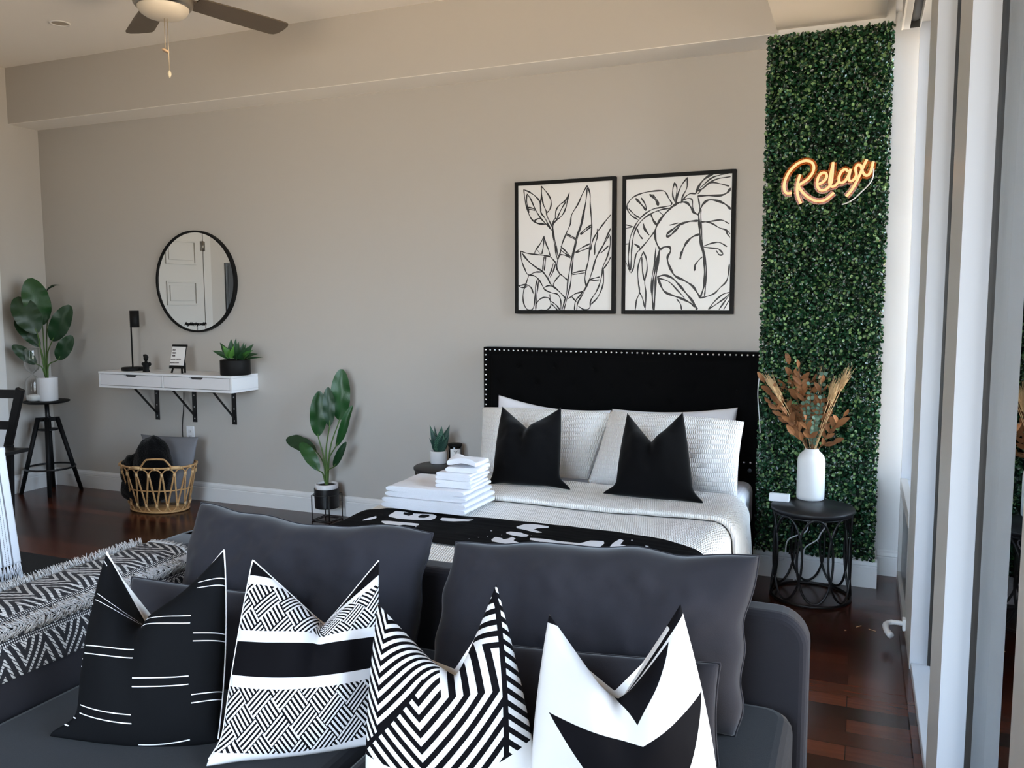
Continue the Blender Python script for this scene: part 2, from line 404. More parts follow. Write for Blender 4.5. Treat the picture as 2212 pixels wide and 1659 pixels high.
# ------------------------------------------------------------------ things on and against the back wall
m_black = mat('matte_black', '#0c0c0d', .6, spec=.22)
m_blackmetal = mat('black_metal', '#0f0f11', .4, spec=.5)
m_white = mat('white_lacquer', '#eceef2', .35)
m_mirror = mat('mirror_silver', '#f2f4f4', .0, metal=1)

# round mirror
mc = Vector((-4.414, 0, 1.598)); R0 = .362
mir = thing('round_mirror', 'round wall mirror in a thin black rim above the white floating shelf', 'mirror', (mc.x, YB, mc.z))
def ring_xz(rr, y0, y1, n=72):
    b = MB(); prof = [(rr-.014, y0), (rr, y0), (rr, y1), (rr-.014, y1)]
    vs = [(mc.x+r*math.cos(2*pi*k/n), y, mc.z+r*math.sin(2*pi*k/n)) for r, y in prof for k in range(n)]
    fs = [(i*n+k, i*n+(k+1) % n, ((i+1) % 4)*n+(k+1) % n, ((i+1) % 4)*n+k) for i in range(4) for k in range(n)]
    return b.add(vs, fs)
ring_xz(R0, YB-.032, YB-.001).build('rim', m_black, mir, bevel=.001)
n = 72
MB().add([(mc.x+(R0-.013)*math.cos(2*pi*k/n), YB-.024, mc.z+(R0-.013)*math.sin(2*pi*k/n)) for k in range(n)]+[(mc.x+(R0-.013)*math.cos(2*pi*k/n), YB-.004, mc.z+(R0-.013)*math.sin(2*pi*k/n)) for k in range(n)],
         [tuple(range(n)), tuple(range(2*n-1, n-1, -1))]+[(k, (k+1) % n, (k+1) % n+n, k+n) for k in range(n)]).build('glass', m_mirror, mir)
def text_mesh(name, s, size, m, M, parent=None, shear=0, ext=.0006, off=0, align='LEFT', space=1):
    cu = bpy.data.curves.new(name, 'FONT'); cu.body = s; cu.size = size; cu.shear = shear; cu.extrude = ext; cu.offset = off; cu.align_x = align; cu.space_character = space
    t = bpy.data.objects.new('tmp_text', cu); COL.objects.link(t)
    dg = bpy.context.evaluated_depsgraph_get(); me = bpy.data.meshes.new_from_object(t.evaluated_get(dg)); me.name = name
    bpy.data.objects.remove(t); me.transform(M); me.materials.clear(); me.materials.append(m)
    o = bpy.data.objects.new(name, me); COL.objects.link(o)
    if parent: o.parent = parent; rebase(o)
    return o
FACE = Matrix.Rotation(pi/2, 4, 'X')       # text lying in XY stood up to face the viewer
tp = P(398, 702.5, Y=YB-.026)
text_mesh('lettering', 'Anything is possible', .032, m_black, Matrix.Translation(tp) @ FACE, mir, shear=.35, off=.0012, space=.82)

# framed prints: strokes traced in a 560 x 360 window of the photograph at 3.95 times its size
ART_L = [
 "203,275 215,370 235,450 262,515 300,555 345,570 400,570 425,590", "203,275 255,298 300,330 335,370 345,420 350,465", "232,312 262,355 300,440 345,515 390,565 437,615",
 "232,312 226,360 236,420 248,470", "232,425 270,432 305,445", "236,440 300,452", "293,540 330,522 355,528", "293,545 320,560 370,565",
 "352,245 400,300 432,355 437,400 425,445 403,470", "352,245 358,330 370,400 395,460 402,500 430,560 450,600", "352,245 352,340 345,400 350,470 385,520 415,580 440,620",
 "592,302 560,365 510,405 480,450 473,515 500,522 540,480 565,420 575,370 592,302", "560,380 520,450 490,515", "473,515 455,550 445,600 455,680 470,760 480,830 492,870", "497,522 462,560 452,610 465,690 480,760 494,840",
 "745,240 705,310 665,400 612,490 600,570 565,650 530,740 515,810 490,890 487,950 510,1000 480,1040 455,1090 490,1130 540,1180 555,1200",
 "745,240 768,310 770,400 778,500 783,590 775,690 765,790 755,880 735,960 725,1040 735,1110 700,1145 640,1165 585,1205",
 "745,262 732,380 705,500 680,600 650,690 625,800 600,930 580,1050 570,1150 550,1230 530,1303", "735,380 700,560 660,690 635,800 620,900 610,1000 600,1090 570,1210 545,1303",
 "568,652 610,672 643,690", "566,662 640,699", "780,575 730,610 683,655", "778,592 735,625 690,660", "520,762 560,800 605,850", "516,790 560,822 600,845", "770,735 700,770 645,810", "765,770 700,795 650,812",
 "725,965 670,975 618,988", "722,985 620,1000", "512,993 545,1020 580,1050", "500,835 530,830 570,840 600,858",
 "377,673 345,735 310,785 292,822", "377,673 395,740 415,790 428,840", "377,690 370,760 358,825", "315,785 345,825",
 "175,800 240,820 320,830 385,838 430,850 460,880 478,905 485,950 505,990", "175,800 185,880 215,960 240,1000 290,1010 330,1040 360,1090 385,1130 440,1155 485,1165 510,1195 520,1240 520,1300",
 "190,820 250,890 310,940 370,985 410,1035 440,1090 490,1130 540,1180", "200,840 280,920 360,970 400,1020 430,1080", "378,845 370,900 365,960", "392,845 385,910 378,965", "455,908 440,960 415,1020", "475,905 455,970 430,1020",
 "250,1005 300,980 355,978", "380,1110 410,1095 445,1100", "245,1010 225,1070 200,1150 200,1230 225,1290 265,1303 290,1270 300,1180 305,1100 320,1040", "228,1085 265,1110 285,1160",
 "160,1095 220,1085 228,1105 185,1110 160,1095", "330,1050 320,1130 310,1220 305,1303", "310,1250 335,1215 375,1195 415,1200 430,1225 432,1270 400,1300 340,1303", "430,1225 425,1170", "440,1230 480,1260 510,1300", "440,1250 470,1280 490,1303",
 "945,490 900,545 850,610 810,670 785,730 775,790", "945,605 905,690 870,770 830,840 800,930 775,1010 745,1090 710,1160 665,1240 655,1303", "935,660 900,720 850,800 815,870 790,960 760,1050 730,1110 690,1170 645,1225 635,1300",
 "943,670 940,750 915,850 880,930 870,1000 850,1080 820,1150 775,1220 765,1285 720,1300 670,1270", "945,850 920,900 885,950", "882,950 885,1050 865,1130 830,1200 775,1255", "830,610 830,680 810,750 808,830",
 "925,755 880,800 860,815", "850,1020 800,1032 760,1045", "845,1045 765,1055", "610,1185 635,1215 650,1230"]
ART_R = [
 "1085,400 1130,345 1200,310 1290,290 1390,285 1420,310 1440,350 1465,390 1455,415", "1085,400 1085,440 1120,495 1175,530", "1455,412 1390,425 1310,440 1240,480 1180,540 1140,610 1110,690 1100,790 1095,880 1110,985",
 "1455,432 1380,445 1300,475 1230,520 1170,590 1140,670 1125,770 1120,860 1115,960", "1120,985 1140,940 1150,880 1165,820 1200,780 1260,710 1320,630 1335,590", "*1160,352 1205,400 1245,450", "1205,345 1240,400 1250,445", "*1280,318 1325,360 1350,410", "1305,318 1345,370 1355,405",
 "1100,440 1150,490 1190,515", "*1290,490 1310,540 1340,580", "*1225,570 1235,610 1270,660", "1170,610 1190,660 1215,695", "*1150,740 1180,760 1195,775", "1355,460 1395,495", "1075,575 1130,590", "1078,605 1125,595", "1074,740 1100,738", "1074,890 1100,960",
 "1490,215 1475,270 1475,330 1495,385", "1490,215 1510,260 1505,330 1500,390", "1600,172 1555,230 1520,310 1505,390", "1600,172 1595,260 1560,330 1545,385",
 "*1670,310 1700,240 1750,180 1830,133", "1690,310 1760,235 1850,185 1965,165", "1680,290 1740,260 1800,215 1880,225 1955,245", "*1690,330 1780,325 1880,325 1940,300 1966,265", "1710,260 1800,180 1880,150 1960,130", "1670,310 1620,310 1575,345 1545,390",
 "1560,365 1610,350 1640,365 1645,430 1660,470 1690,485 1705,450 1700,390 1690,340", "*1470,420 1530,385 1590,385 1625,420 1650,465 1690,490", "*1470,420 1400,490 1350,560 1325,630 1330,710 1365,780 1400,765 1445,765 1455,800 1430,850 1435,900 1465,970 1500,1015 1570,1050 1640,1095 1680,1150 1710,1200",
 "*1710,440 1740,390 1790,362 1870,375 1930,405 1966,440", "1710,1200 1770,1185 1830,1160 1880,1110 1930,1060 1950,990 1957,910", "*1695,490 1700,560 1705,640 1715,740 1735,830 1745,920 1745,1020 1740,1100 1710,1195", "1715,440 1715,520 1720,640 1730,760 1755,880 1760,990 1755,1090 1745,1180",
 "*1690,540 1610,548 1530,575 1480,610 1430,650 1425,675 1455,665 1490,630 1530,590", "1450,578 1520,560", "*1700,655 1640,680 1590,730 1560,790 1545,830 1535,865", "*1545,810 1540,865", "1725,850 1685,890 1660,930 1660,965 1668,930",
 "1715,545 1800,560 1870,600 1930,620 1962,650", "1925,620 1945,660 1960,680", "1715,555 1800,545 1890,535 1955,565", "1730,765 1810,775 1860,780 1895,810 1900,830 1870,830 1845,795", "1730,760 1800,735 1870,725 1935,760",
 "*1365,780 1340,870 1320,980 1300,1100 1300,1200 1310,1298", "1330,770 1318,900 1295,1040 1290,1150", "*1360,800 1345,920 1330,1020 1325,1120 1315,1298", "1225,805 1195,870 1175,960 1180,1060 1190,1150 1165,1220 1155,1300",
 "1225,805 1250,870 1255,960 1235,1060 1245,1160 1240,1298", "1210,850 1215,960 1230,1050", "1190,1150 1215,1200 1235,1280", "*1345,1020 1400,1005 1470,1030 1530,1090 1580,1150 1630,1210 1670,1270 1680,1298", "*1345,1020 1375,1100 1410,1150 1480,1180 1550,1205 1620,1240 1665,1275",
 "1350,1030 1440,1060 1520,1140 1570,1195", "1510,1210 1540,1250 1550,1298", "1780,1296 1830,1230 1900,1170 1955,1152", "1780,1296 1850,1250 1920,1200 1955,1165", "1870,1296 1910,1240 1952,1180", "1910,1296 1952,1225"]
def strokes(lines, yp, x0, y0, sc, w, wf):
    b = MB(); rnd = random.Random(3); k = 0
    for s in lines:
        ww = w
        if s[0] == '*': ww = wf; s = s[1:]
        pts = [P(x0+float(a.split(',')[0])/sc, y0+float(a.split(',')[1])/sc, Y=yp) for a in s.split()]
        pts = smooth_path(pts, 5) if len(pts) > 2 else pts
        N = len(pts); L = []; k += 1; yy = yp-.00006*(k % 12)
        ph = rnd.random()*9
        for i, p in enumerate(pts):
            t = (pts[min(i+1, N-1)]-pts[max(i-1, 0)]).normalized(); nn = Vector((-t.z, 0, t.x))
            q = ww*(.85+.3*math.sin(ph+i*.7))*(.65 if i in (0, N-1) else 1)
            L += [(p.x+nn.x*q, yy, p.z+nn.z*q), (p.x-nn.x*q, yy, p.z-nn.z*q)]
        b.add(L, [(2*i, 2*i+1, 2*i+3, 2*i+2) for i in range(N-1)])
        for e, sg in ((0, -1), (N-1, 1)):
            b.add([(pts[e].x+ww*.62*math.cos(a*pi/4), yy-.00002, pts[e].z+ww*.62*math.sin(a*pi/4)) for a in range(8)], [tuple(range(8))])
    return b
m_paper = mat('print_paper', '#f0efee', .35, coat=.3)
m_ink = mat('black_ink', '#17151a', .5)
def picture(x0, x1, label, art):
    z0, z1 = 1.377, 2.158; y0 = YB-.03; fw = .021
    o = thing('picture_frame', label, 'picture', ((x0+x1)/2, YB, z0), 'black framed botanical prints over the bed')
    b = MB()
    b.box(x0, x0+fw, y0, YB-.001, z0, z1).box(x1-fw, x1, y0, YB-.001, z0, z1).box(x0+fw, x1-fw, y0, YB-.001, z0, z0+fw).box(x0+fw, x1-fw, y0, YB-.001, z1-fw, z1)
    b.build('frame', m_black, o, bevel=.0015)
    pr = MB().box(x0+fw, x1-fw, y0+.009, YB-.004, z0+fw, z1-fw).build('print', m_paper, o)
    q = strokes(art, y0+.0085, 1080, 340, 3.95, .0040, .0062).build('ink_drawing', m_ink, pr, weld=False, recalc=False)
    return o
picture(-1.942, -1.319, 'left framed print of pointed leaves and buds in black line, over the headboard', ART_L)
picture(-1.280, -.650, 'right framed print of one broad heart shaped leaf in black line, beside the leafy panel', ART_R)

# floating shelf with two drawers
sx0, sx1, sy0, sz0, sz1 = -5.118, -3.905, 4.512, .838, .954
sh = thing('floating_shelf', 'white floating shelf with two drawers on black brackets under the round mirror', 'shelf', ((sx0+sx1)/2, YB, sz0))
MB().box(sx0, sx1, sy0, YB-.001, sz1-.016, sz1).build('shelf_top', m_white, sh, bevel=.0015)
MB().box(sx0, sx1, sy0, YB-.001, sz0, sz0+.016).build('shelf_bottom', m_white, sh, bevel=.0015)
for x in (sx0, (sx0+sx1)/2-.008, sx1-.016):
    MB().box(x, x+.016, sy0+.002, YB-.001, sz0+.0165, sz1-.0165).build('side_panel', m_white, sh, bevel=.001)
for x0, x1 in ((sx0+.019, (sx0+sx1)/2-.011), ((sx0+sx1)/2+.011, sx1-.019)):
    zt, zb, xm = sz1-.0185, sz0+.0195, (x0+x1)/2
    poly = [(x0, zb), (x1, zb), (x1, zt), (xm+.062, zt), (xm+.045, zt-.014), (xm-.045, zt-.014), (xm-.062, zt), (x0, zt)]
    dr = MB().prism([(x, sy0+.002, z) for x, z in poly], (0, .014, 0)).build('drawer', mat('white_drawer', '#e6e6ea', .4), sh)
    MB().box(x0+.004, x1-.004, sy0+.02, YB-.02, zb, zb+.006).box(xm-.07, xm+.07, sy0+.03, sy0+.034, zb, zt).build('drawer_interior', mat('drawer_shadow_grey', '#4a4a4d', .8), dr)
for bx in (-4.842, -4.484, -4.122):
    b = MB(); bw = .019
    b.box(bx-bw, bx+bw, YB-.006, YB-.001, .578, sz0-.001).box(bx-bw, bx+bw, YB-.25, YB-.001, sz0-.005, sz0-.0005)
    b.bar((bx, YB-.21, sz0-.004), (bx, YB-.006, .625), .012, .010, (1, 0, 0))
    br = b.build('bracket', m_blackmetal, sh)
    for z in (.605, .69, .775):
        MB().lathe([(0, 0), (.006, 0), (.005, .002), (0, .003)], (0, 0, 0), 12).build('screw', mat('screw_steel', '#b9bcc0', .3, metal=1), br)
        s = bpy.data.objects[[o.name for o in br.children][-1]]; s.data.transform(Matrix.Translation(Vector((bx, YB-.006, z))-Vector(sh.location)) @ Matrix.Rotation(pi/2, 4, 'X')) if False else s.data.transform(Matrix.Identity(4))
        s.data.transform(Matrix.Translation(sh.location)); s.data.transform(Matrix.Rotation(pi/2, 4, 'X')); s.data.transform(Matrix.Translation(Vector((bx, YB-.006, z))-Vector(sh.location)))

# black lamp on the shelf
lx, ly = -4.87, 4.655
lp = thing('table_lamp', 'slim black lamp with a small cylinder shade on the left of the white shelf', 'lamp', (lx, ly, sz1))
base_c = P(287, 794, Y=ly)
MB().lathe([(0, sz1), (.076, sz1), (.078, sz1+.003), (.078, sz1+.022), (.075, sz1+.025), (0, sz1+.025)], (base_c.x, ly, 0), 40).build('lamp_base', m_black, lp)
st0 = Vector((base_c.x, ly, sz1+.02)); ztop = P(290, 671, Y=ly).z; zlow = P(290, 707, Y=ly).z
MB().tube([st0, (st0.x, ly, zlow+.01)], .0055, 12).build('stem', m_black, lp)
sc_ = Vector((P(289.5, 690, Y=ly).x+.004, ly, 0))
MB().lathe([(.0, zlow+.002), (.030, zlow), (.032, zlow+.002), (.032, ztop), (.030, ztop), (.029, ztop-.004), (.0, ztop-.006)], sc_, 32).build('lamp_shade', m_black, lp)

# small black bust
bc = P(316, 797, Y=4.60); bc.z = sz1
bu = thing('bust_figurine', 'small black bust figurine standing beside the lamp base', 'figurine', bc)
b = MB()
def blob(mb, c, r, n=14, m=10):
    c = Vector(c); r = Vector(r)
    vs = [(c.x+r.x*math.sin(pi*j/m)*math.cos(2*pi*i/n), c.y+r.y*math.sin(pi*j/m)*math.sin(2*pi*i/n), c.z+r.z*math.cos(pi*j/m)) for j in range(m+1) for i in range(n)]
    return mb.add(vs, [(j*n+i, j*n+(i+1) % n, (j+1)*n+(i+1) % n, (j+1)*n+i) for j in range(m) for i in range(n)], 0, True)
Z0 = sz1
prof = [(.026, .0), (.027, .004), (.022, .012), (.021, .025), (.025, .045), (.031, .058), (.028, .064), (.013, .068), (.010, .076), (.011, .086)]
b.lathe([(r, Z0+z) for r, z in prof], (bc.x, bc.y, 0), 24, sx=1.1, sy=.7)
blob(b, (bc.x+.034, bc.y, Z0+.056), (.012, .011, .014)); blob(b, (bc.x-.028, bc.y, Z0+.056), (.012, .011, .012))
b.build('torso', m_black, bu)
b = MB(); blob(b, (bc.x+.003, bc.y-.002, Z0+.096), (.016, .016, .019)); b.tube([(bc.x+.014, bc.y-.008, Z0+.096), (bc.x+.022, bc.y-.012, Z0+.092)], [.004, .0015], 8)
b.tube([(bc.x+.016, bc.y, Z0+.103), (bc.x-.004, bc.y, Z0+.112), (bc.x-.020, bc.y, Z0+.121)], [.010, .016, .005], 12)
b.build('head', m_black, bu)

# easel card
ey = 4.60
ea = thing('easel_card', 'small black easel holding a white printed card, in the middle of the white shelf', 'sign', (P(384, 806, Y=ey).x, ey, sz1))
def Q(cx, cy, y): return P(355+cx/19.51, 730+cy/19.51, Y=y)
yt, ybm = ey+.03, ey-.012      # leaning back
def EP(cx, cy, dy=0):
    t = (cy-260)/(1300-260); return Q(cx, cy, yt+(ybm-yt)*t+dy)
b = MB(); b.prism([EP(345, 360), EP(900, 370), EP(800, 1165), EP(225, 1150)], (0, .004, 0)); b.build('card', m_paper, ea)
b = MB(); b.prism([EP(330, 270, -.004), EP(935, 278, -.004), EP(932, 372, -.004), EP(325, 362, -.004)], (0, .012, 0)); b.build('top_rail', m_black, ea, bevel=.001)
b = MB(); b.prism([EP(205, 1155, -.012), EP(825, 1170, -.012), EP(812, 1300, -.012), EP(195, 1285, -.012)], (0, .016, 0)); b.build('ledge', m_black, ea, bevel=.001)
zb = sz1+.001
def foot(cx, cy, y): q = Q(cx, cy, y); q.z = zb; return q
for a, c in ((EP(370, 1230), foot(310, 1480, ey-.022)), (EP(730, 1230), foot(755, 1490, ey-.022)), (EP(860, 1050, .012), foot(875, 1460, ey+.028))):
    MB().bar(a, c, .0105, .008, (1, 0, 0)).build('leg', m_black, ea)
b = MB(); b.bar(EP(918, 340, .006), EP(835, 1180, .006), .006, .006); b.build('upright', m_black, ea)
def card_text(s, cx, cy, size, off):
    o = EP(cx, cy, -.0012); rx = (EP(cx+100, cy)-EP(cx, cy)).normalized(); up = (EP(cx+10, cy-100)-EP(cx, cy)).normalized(); nrm = rx.cross(up)
    M = Matrix((rx, up, nrm)).transposed().to_4x4(); M.translation = o
    text_mesh('lettering', s, size, mat('card_ink', '#4a3a3e', .6), M, ea, off=off)
card_text('BUT', 352, 540, .0135, .0006); card_text('FIRST,', 335, 660, .0135, .0006); card_text('WIFI', 328, 780, .0135, .0006)
card_text('NETWORK: COMMANDER', 270, 915, .0078, .0002); card_text('PASSWORD: STRAND2', 245, 1065, .0078, .0002)

# outlet with white plate, and the black cord from the shelf
oc = Vector((-4.533, YB, .487))
ou = thing('wall_outlet', 'white wall outlet plate low on the wall behind the grey pillow', 'outlet', oc)
MB().box(oc.x-.035, oc.x+.035, YB-.006, YB, oc.z-.057, oc.z+.057).build('cover_plate', m_white, ou, bevel=.002)
for dz in (-.02, .02):
    s = MB().box(oc.x-.017, oc.x+.017, YB-.008, YB-.005, oc.z+dz-.014, oc.z+dz+.014).build('socket', mat('outlet_face', '#dfe0e2', .3), ou, bevel=.004)
    MB().box(oc.x-.009, oc.x-.006, YB-.0086, YB-.007, oc.z+dz-.005, oc.z+dz+.005).box(oc.x+.006, oc.x+.009, YB-.0086, YB-.007, oc.z+dz-.005, oc.z+dz+.005).build('slot', m_black, s)
cd = tag(MB().tube(smooth_path([P(397, 848, Y=YB-.012), P(396.5, 880, Y=YB-.008), P(395, 900, Y=YB-.008), P(394, 925, Y=YB-.010), P(395, 948, Y=YB-.012)], 6), .0028, 8)
         .obox(P(398, 951, Y=YB-.016), (.016, 0, 0), (0, .010, 0), (0, 0, .007)).build('power_cord', m_black), 'thin black cord hanging from under the white shelf to its plug', 'cord')
# ------------------------------------------------------------------ soft things
def lerp(a, b, t): return a+(b-a)*t
def pillow_mb(BL, BR, TR, TL, T, pinch=.05, V=None, uV=.5, n=44, puff=.5, wr=.005, seed=0, vp=3.0, crease=.7, vpinch=None, sag=0, back=.8, ears=(), wl=.3, wr_=.3, rim=None, belly=0, wave=0):
    """a stuffed cushion between four corners; V = bottom of a chopped top; ears = ((u, v, point)) stretched corners; wl, wr_ = how far the print follows the left and right lip"""
    BL, BR, TR, TL = map(Vector, (BL, BR, TR, TL))
    nr = (BR-BL).cross(TL-BL).normalized()
    if nr.y > 0: nr = -nr
    so = Vector((seed*7.3, seed*3.1, 0)); vpinch = pinch if vpinch is None else vpinch
    upv = (TL+TR)/2-(BL+BR)/2
    def flat(u, v):
        a = .5+(u-.5)*(1-pinch*4*v*(1-v)); b = .5+(v-.5)*(1-vpinch*4*u*(1-u))
        if V is not None and v > .5: b = lerp(b, v, (v-.5)*2)
        return lerp(lerp(BL, BR, a), lerp(TL, TR, a), b)
    def dent(u, v):
        if V is None: return Vector()
        q = u/uV if u < uV else (1-u)/(1-uV)
        c = lerp(TL if u < uV else TR, V, q**.95)
        return (c-lerp(TL, TR, u))*(v**vp)
    def base(u, v):
        p = flat(u, v)+dent(u, v)
        for eu, ev, ep in ears:
            c0 = {(0, 0): BL, (1, 0): BR, (0, 1): TL, (1, 1): TR}[(eu, ev)]
            p = p+(ep-c0)*math.exp(-((u-eu)/.10)**2-((v-ev)/.075)**2)
        if wave: p = p+upv.normalized()*wave*noise.noise(Vector((u*5, seed, .3)))*v**4+(BR-BL).normalized()*wave*.8*noise.noise(Vector((v*4, seed, 8.3)))*abs(2*u-1)**4
        if sag: p = p-Vector((0, 0, sag*math.sin(pi*u)*v**3))
        return p
    def thick(u, v):
        e = max(0, (1-(2*u-1)**2)*(1-(2*v-1)**2))
        t = T/2*e**puff*(1+belly*(1-v))
        if V is not None:
            t *= 1-crease*math.exp(-((u-uV)/.075)**2)*v**2.2
            t += T*.16*(math.exp(-((u-uV+.2)/.13)**2)+math.exp(-((u-uV-.2)/.13)**2))*v*v*(1-v)*4*e**.3
        return t
    def wrk(p, u, v):
        e = min(1, 5*min(u, 1-u, v, 1-v)+.15)
        return (noise.noise(p*5+so)*1.6+noise.noise(p*13+so)*.7+.35*noise.noise(p*27+so))*wr*e
    def F(u, v):
        p = base(u, v); return p+nr*(thick(u, v)+(wrk(p, u, v) if 0 < u < 1 and 0 < v < 1 else 0))
    def B(u, v):
        p = base(u, v); return p-nr*thick(u, v)*back
    def UVF(u, v):
        if V is None: return (u, v)
        hm = v+dent(u, v).dot(upv)/upv.length_squared
        k = max(0, min(1, .5+(u-uV)/.06)); w = lerp(wl, wr_, k); q = max(0, min(1, (v-.5)/.45)); w *= q*q*(3-2*q)
        return (u, lerp(hm, v, w)+.035*(4*u*(1-u)-.5)*(1 if v < .75 else 1))
    def sp(x): return .5-.5*math.cos(pi*x)*(.35)-.325*(1-2*x)     # denser rows near the edges
    mb = MB()
    mb.grid(n, n, lambda u, v: F(sp(u), sp(v)), 0, True, lambda u, v: UVF(sp(u), sp(v)))
    mb.grid(n, n, lambda u, v: B(sp(u), sp(v)), 1, True, lambda u, v: (sp(u), sp(v)))
    if rim:         # the back panel standing up behind the chopped front
        u0, u1, h = rim
        q0, q1 = base(u0, 1), base(u1, 1)
        def rp(a, c):
            p = base(lerp(u0, u1, a), 1)-nr*.003
            return lerp(p, lerp(q0, q1, a)-nr*.012, c*h)
        mb.grid(24, 3, rp, 1)
    mb.edge = [base(sp(i/n), 0) for i in range(n)]+[base(1, sp(i/n)) for i in range(n)]+[base(sp(1-i/n), 1) for i in range(n)]+[base(0, sp(1-i/n)) for i in range(n)]
    return mb

m_velvet = mat('black_velvet', '#070708', .92, sheen=.12, spec=.08)
m_velvet2 = mat('black_velvet_cushion', '#0a0a0c', .9, sheen=.15, spec=.08)
m_sheet = mat('white_sheet', '#eeeef4', .8, bump=(14, .12))
def seersucker(name, vertical):
    m = mat(name, '#f1efeb', .85); nt = m.node_tree; L = nt.links.new; N = nt.nodes.new
    tc = N('ShaderNodeTexCoord'); mp = N('ShaderNodeMapping'); L(tc.outputs['Object'], mp.inputs[0])
    if vertical: mp.inputs['Rotation'].default_value = (-pi/2, 0, 0)
    ns = N('ShaderNodeTexNoise'); ns.inputs['Scale'].default_value = 30; L(mp.outputs[0], ns.inputs['Vector'])
    ad = N('ShaderNodeMix'); ad.data_type = 'VECTOR'; ad.inputs[0].default_value = .008; L(mp.outputs[0], ad.inputs[4]); L(ns.outputs['Color'], ad.inputs[5])
    br = N('ShaderNodeTexBrick'); br.offset = .5; br.inputs['Scale'].default_value = 1; br.inputs['Brick Width'].default_value = .0095; br.inputs['Row Height'].default_value = .021
    br.inputs['Mortar Size'].default_value = .0035; br.inputs['Mortar Smooth'].default_value = 1
    L(ad.outputs[1], br.inputs['Vector'])
    h = E(nt, br.outputs['Fac'])*-1+E(nt, ns.outputs[0])*.8
    bn = N('ShaderNodeBump'); bn.inputs['Strength'].default_value = .9; bn.inputs['Distance'].default_value = .004
    L(h.so, bn.inputs['Height']); L(bn.outputs[0], nt.nodes['Principled BSDF'].inputs['Normal'])
    return m
m_seer = seersucker('seersucker_flat', False); m_seerv = seersucker('seersucker_upright', True)
m_terry = mat('white_terry', '#eff0f6', .95, bump=(420, .5))

# ---- headboard and bed base (one bed)
BX0, BX1, BXM = -2.066, -.508, -1.287
bed = thing('bed', 'queen bed with a tall black velvet headboard edged in silver nails', 'bed', (BXM, 3.6, 0))
HX0, HX1, HZ0, HZ1, HY = -2.126, -.480, .565, 1.175, 4.692
buttons = []
for r_, (zz, xs) in enumerate(((1.06, [P(q, 800, Y=HY).x for q in (1118, 1196, 1280, 1362, 1453, 1545)]), (.965, [P(q, 832, Y=HY).x for q in (1078, 1158, 1238, 1320, 1405, 1498, 1592)]), (.87, [P(q, 866, Y=HY).x for q in (1118, 1196, 1278, 1361, 1450, 1545)]))):
    buttons += [(x, zz) for x in xs]
def hb(u, v):
    x, z = lerp(HX0, HX1, u), lerp(HZ0, HZ1, v)
    d = sum(math.exp(-((x-bx)**2+(z-bz_)**2)/.0007) for bx, bz_ in buttons)
    e = min(x-HX0, HX1-x, z-HZ0, HZ1-z)
    rim = .014 if e < .035 else (.014-.012*math.exp(-((e-.038)/.008)**2) if e < .06 else .014)
    edge = 0 if e > .012 else .010*(1-e/.012)**2
    return (x, HY-rim+.012+edge+.014*min(1, d)-(.006 if e > .06 else 0), z)
b = MB(); b.grid(150, 60, hb); 
b.add([hb(0, 0), hb(1, 0), hb(1, 1), hb(0, 1)]+[(HX0, YB-.02, HZ0), (HX1, YB-.02, HZ0), (HX1, YB-.02, HZ1), (HX0, YB-.02, HZ1)], [(0, 1, 5, 4), (1, 2, 6, 5), (2, 3, 7, 6), (3, 0, 4, 7), (4, 5, 6, 7)])
hbo = b.build('headboard', m_velvet, bed)
for x, z in buttons:
    o = MB().lathe([(0, .006), (.007, .004), (.010, 0), (.010, -.003), (0, -.003)], (0, 0, 0), 14)
    o = o.build('tuft_button', m_velvet2, None); o.data.transform(Matrix.Translation((x, HY+.009, z)) @ Matrix.Rotation(pi/2, 4, 'X')); o.parent = hbo; rebase(o)
m_nail = mat('silver_nail', '#d9dade', .22, metal=1)
nail = MB().lathe([(0, .004), (.003, .0034), (.0055, .0012), (.0062, 0)], (0, 0, 0), 12).build('nailhead', m_nail, None)
nail.data.transform(Matrix.Rotation(pi/2, 4, 'X'))
def put_nail(x, z, first=[True]):
    o = nail if first[0] else nail.copy()
    if not first[0]: COL.objects.link(o)
    first[0] = False; o.parent = hbo; o.location = Vector((x, HY-.004, z))-Vector(bed.location)
for k in range(54): put_nail(HX0+.018+k*(HX1-HX0-.036)/53, HZ1-.018)
for k in range(1, 20): put_nail(HX0+.018, HZ1-.018-k*.0304)
for k in range(4): put_nail(HX1-.018-k*.033, HZ0+.006)
for x0 in (HX0+.01, HX1-.115):
    MB().box(x0, x0+.105, HY+.01, YB-.03, .0, HZ0+.01).build('headboard_leg', m_velvet, bed, bevel=.004)
hl = MB().lathe([(0, .002), (.010, .002), (.012, 0)], (0, 0, 0), 16).lathe([(.004, .0022), (.0, .0024)], (0, 0, 0), 8).build('bolt', mat('dark_bolt', '#4b4b50', .4, metal=1), None)
hl.data.transform(Matrix.Translation((P(1619, 1015, Y=HY).x, HY+.009, .525)) @ Matrix.Rotation(pi/2, 4, 'X')); hl.parent = bed; rebase(hl)
MB().box(BX0+.01, BX1-.01, 2.56, 4.66, .10, .24).build('bed_base', mat('bed_base_black', '#161618', .8), bed, bevel=.012)
for x in (BX0+.06, BX1-.06):
    for y in (2.65, 4.55): MB().box(x-.03, x+.03, y-.03, y+.03, 0, .11).build('leg', m_black, bed)
MB().box(BX0, BX1, 2.55, 4.67, .235, .478).build('mattress', m_sheet, bed, bevel=.05, seg=5)

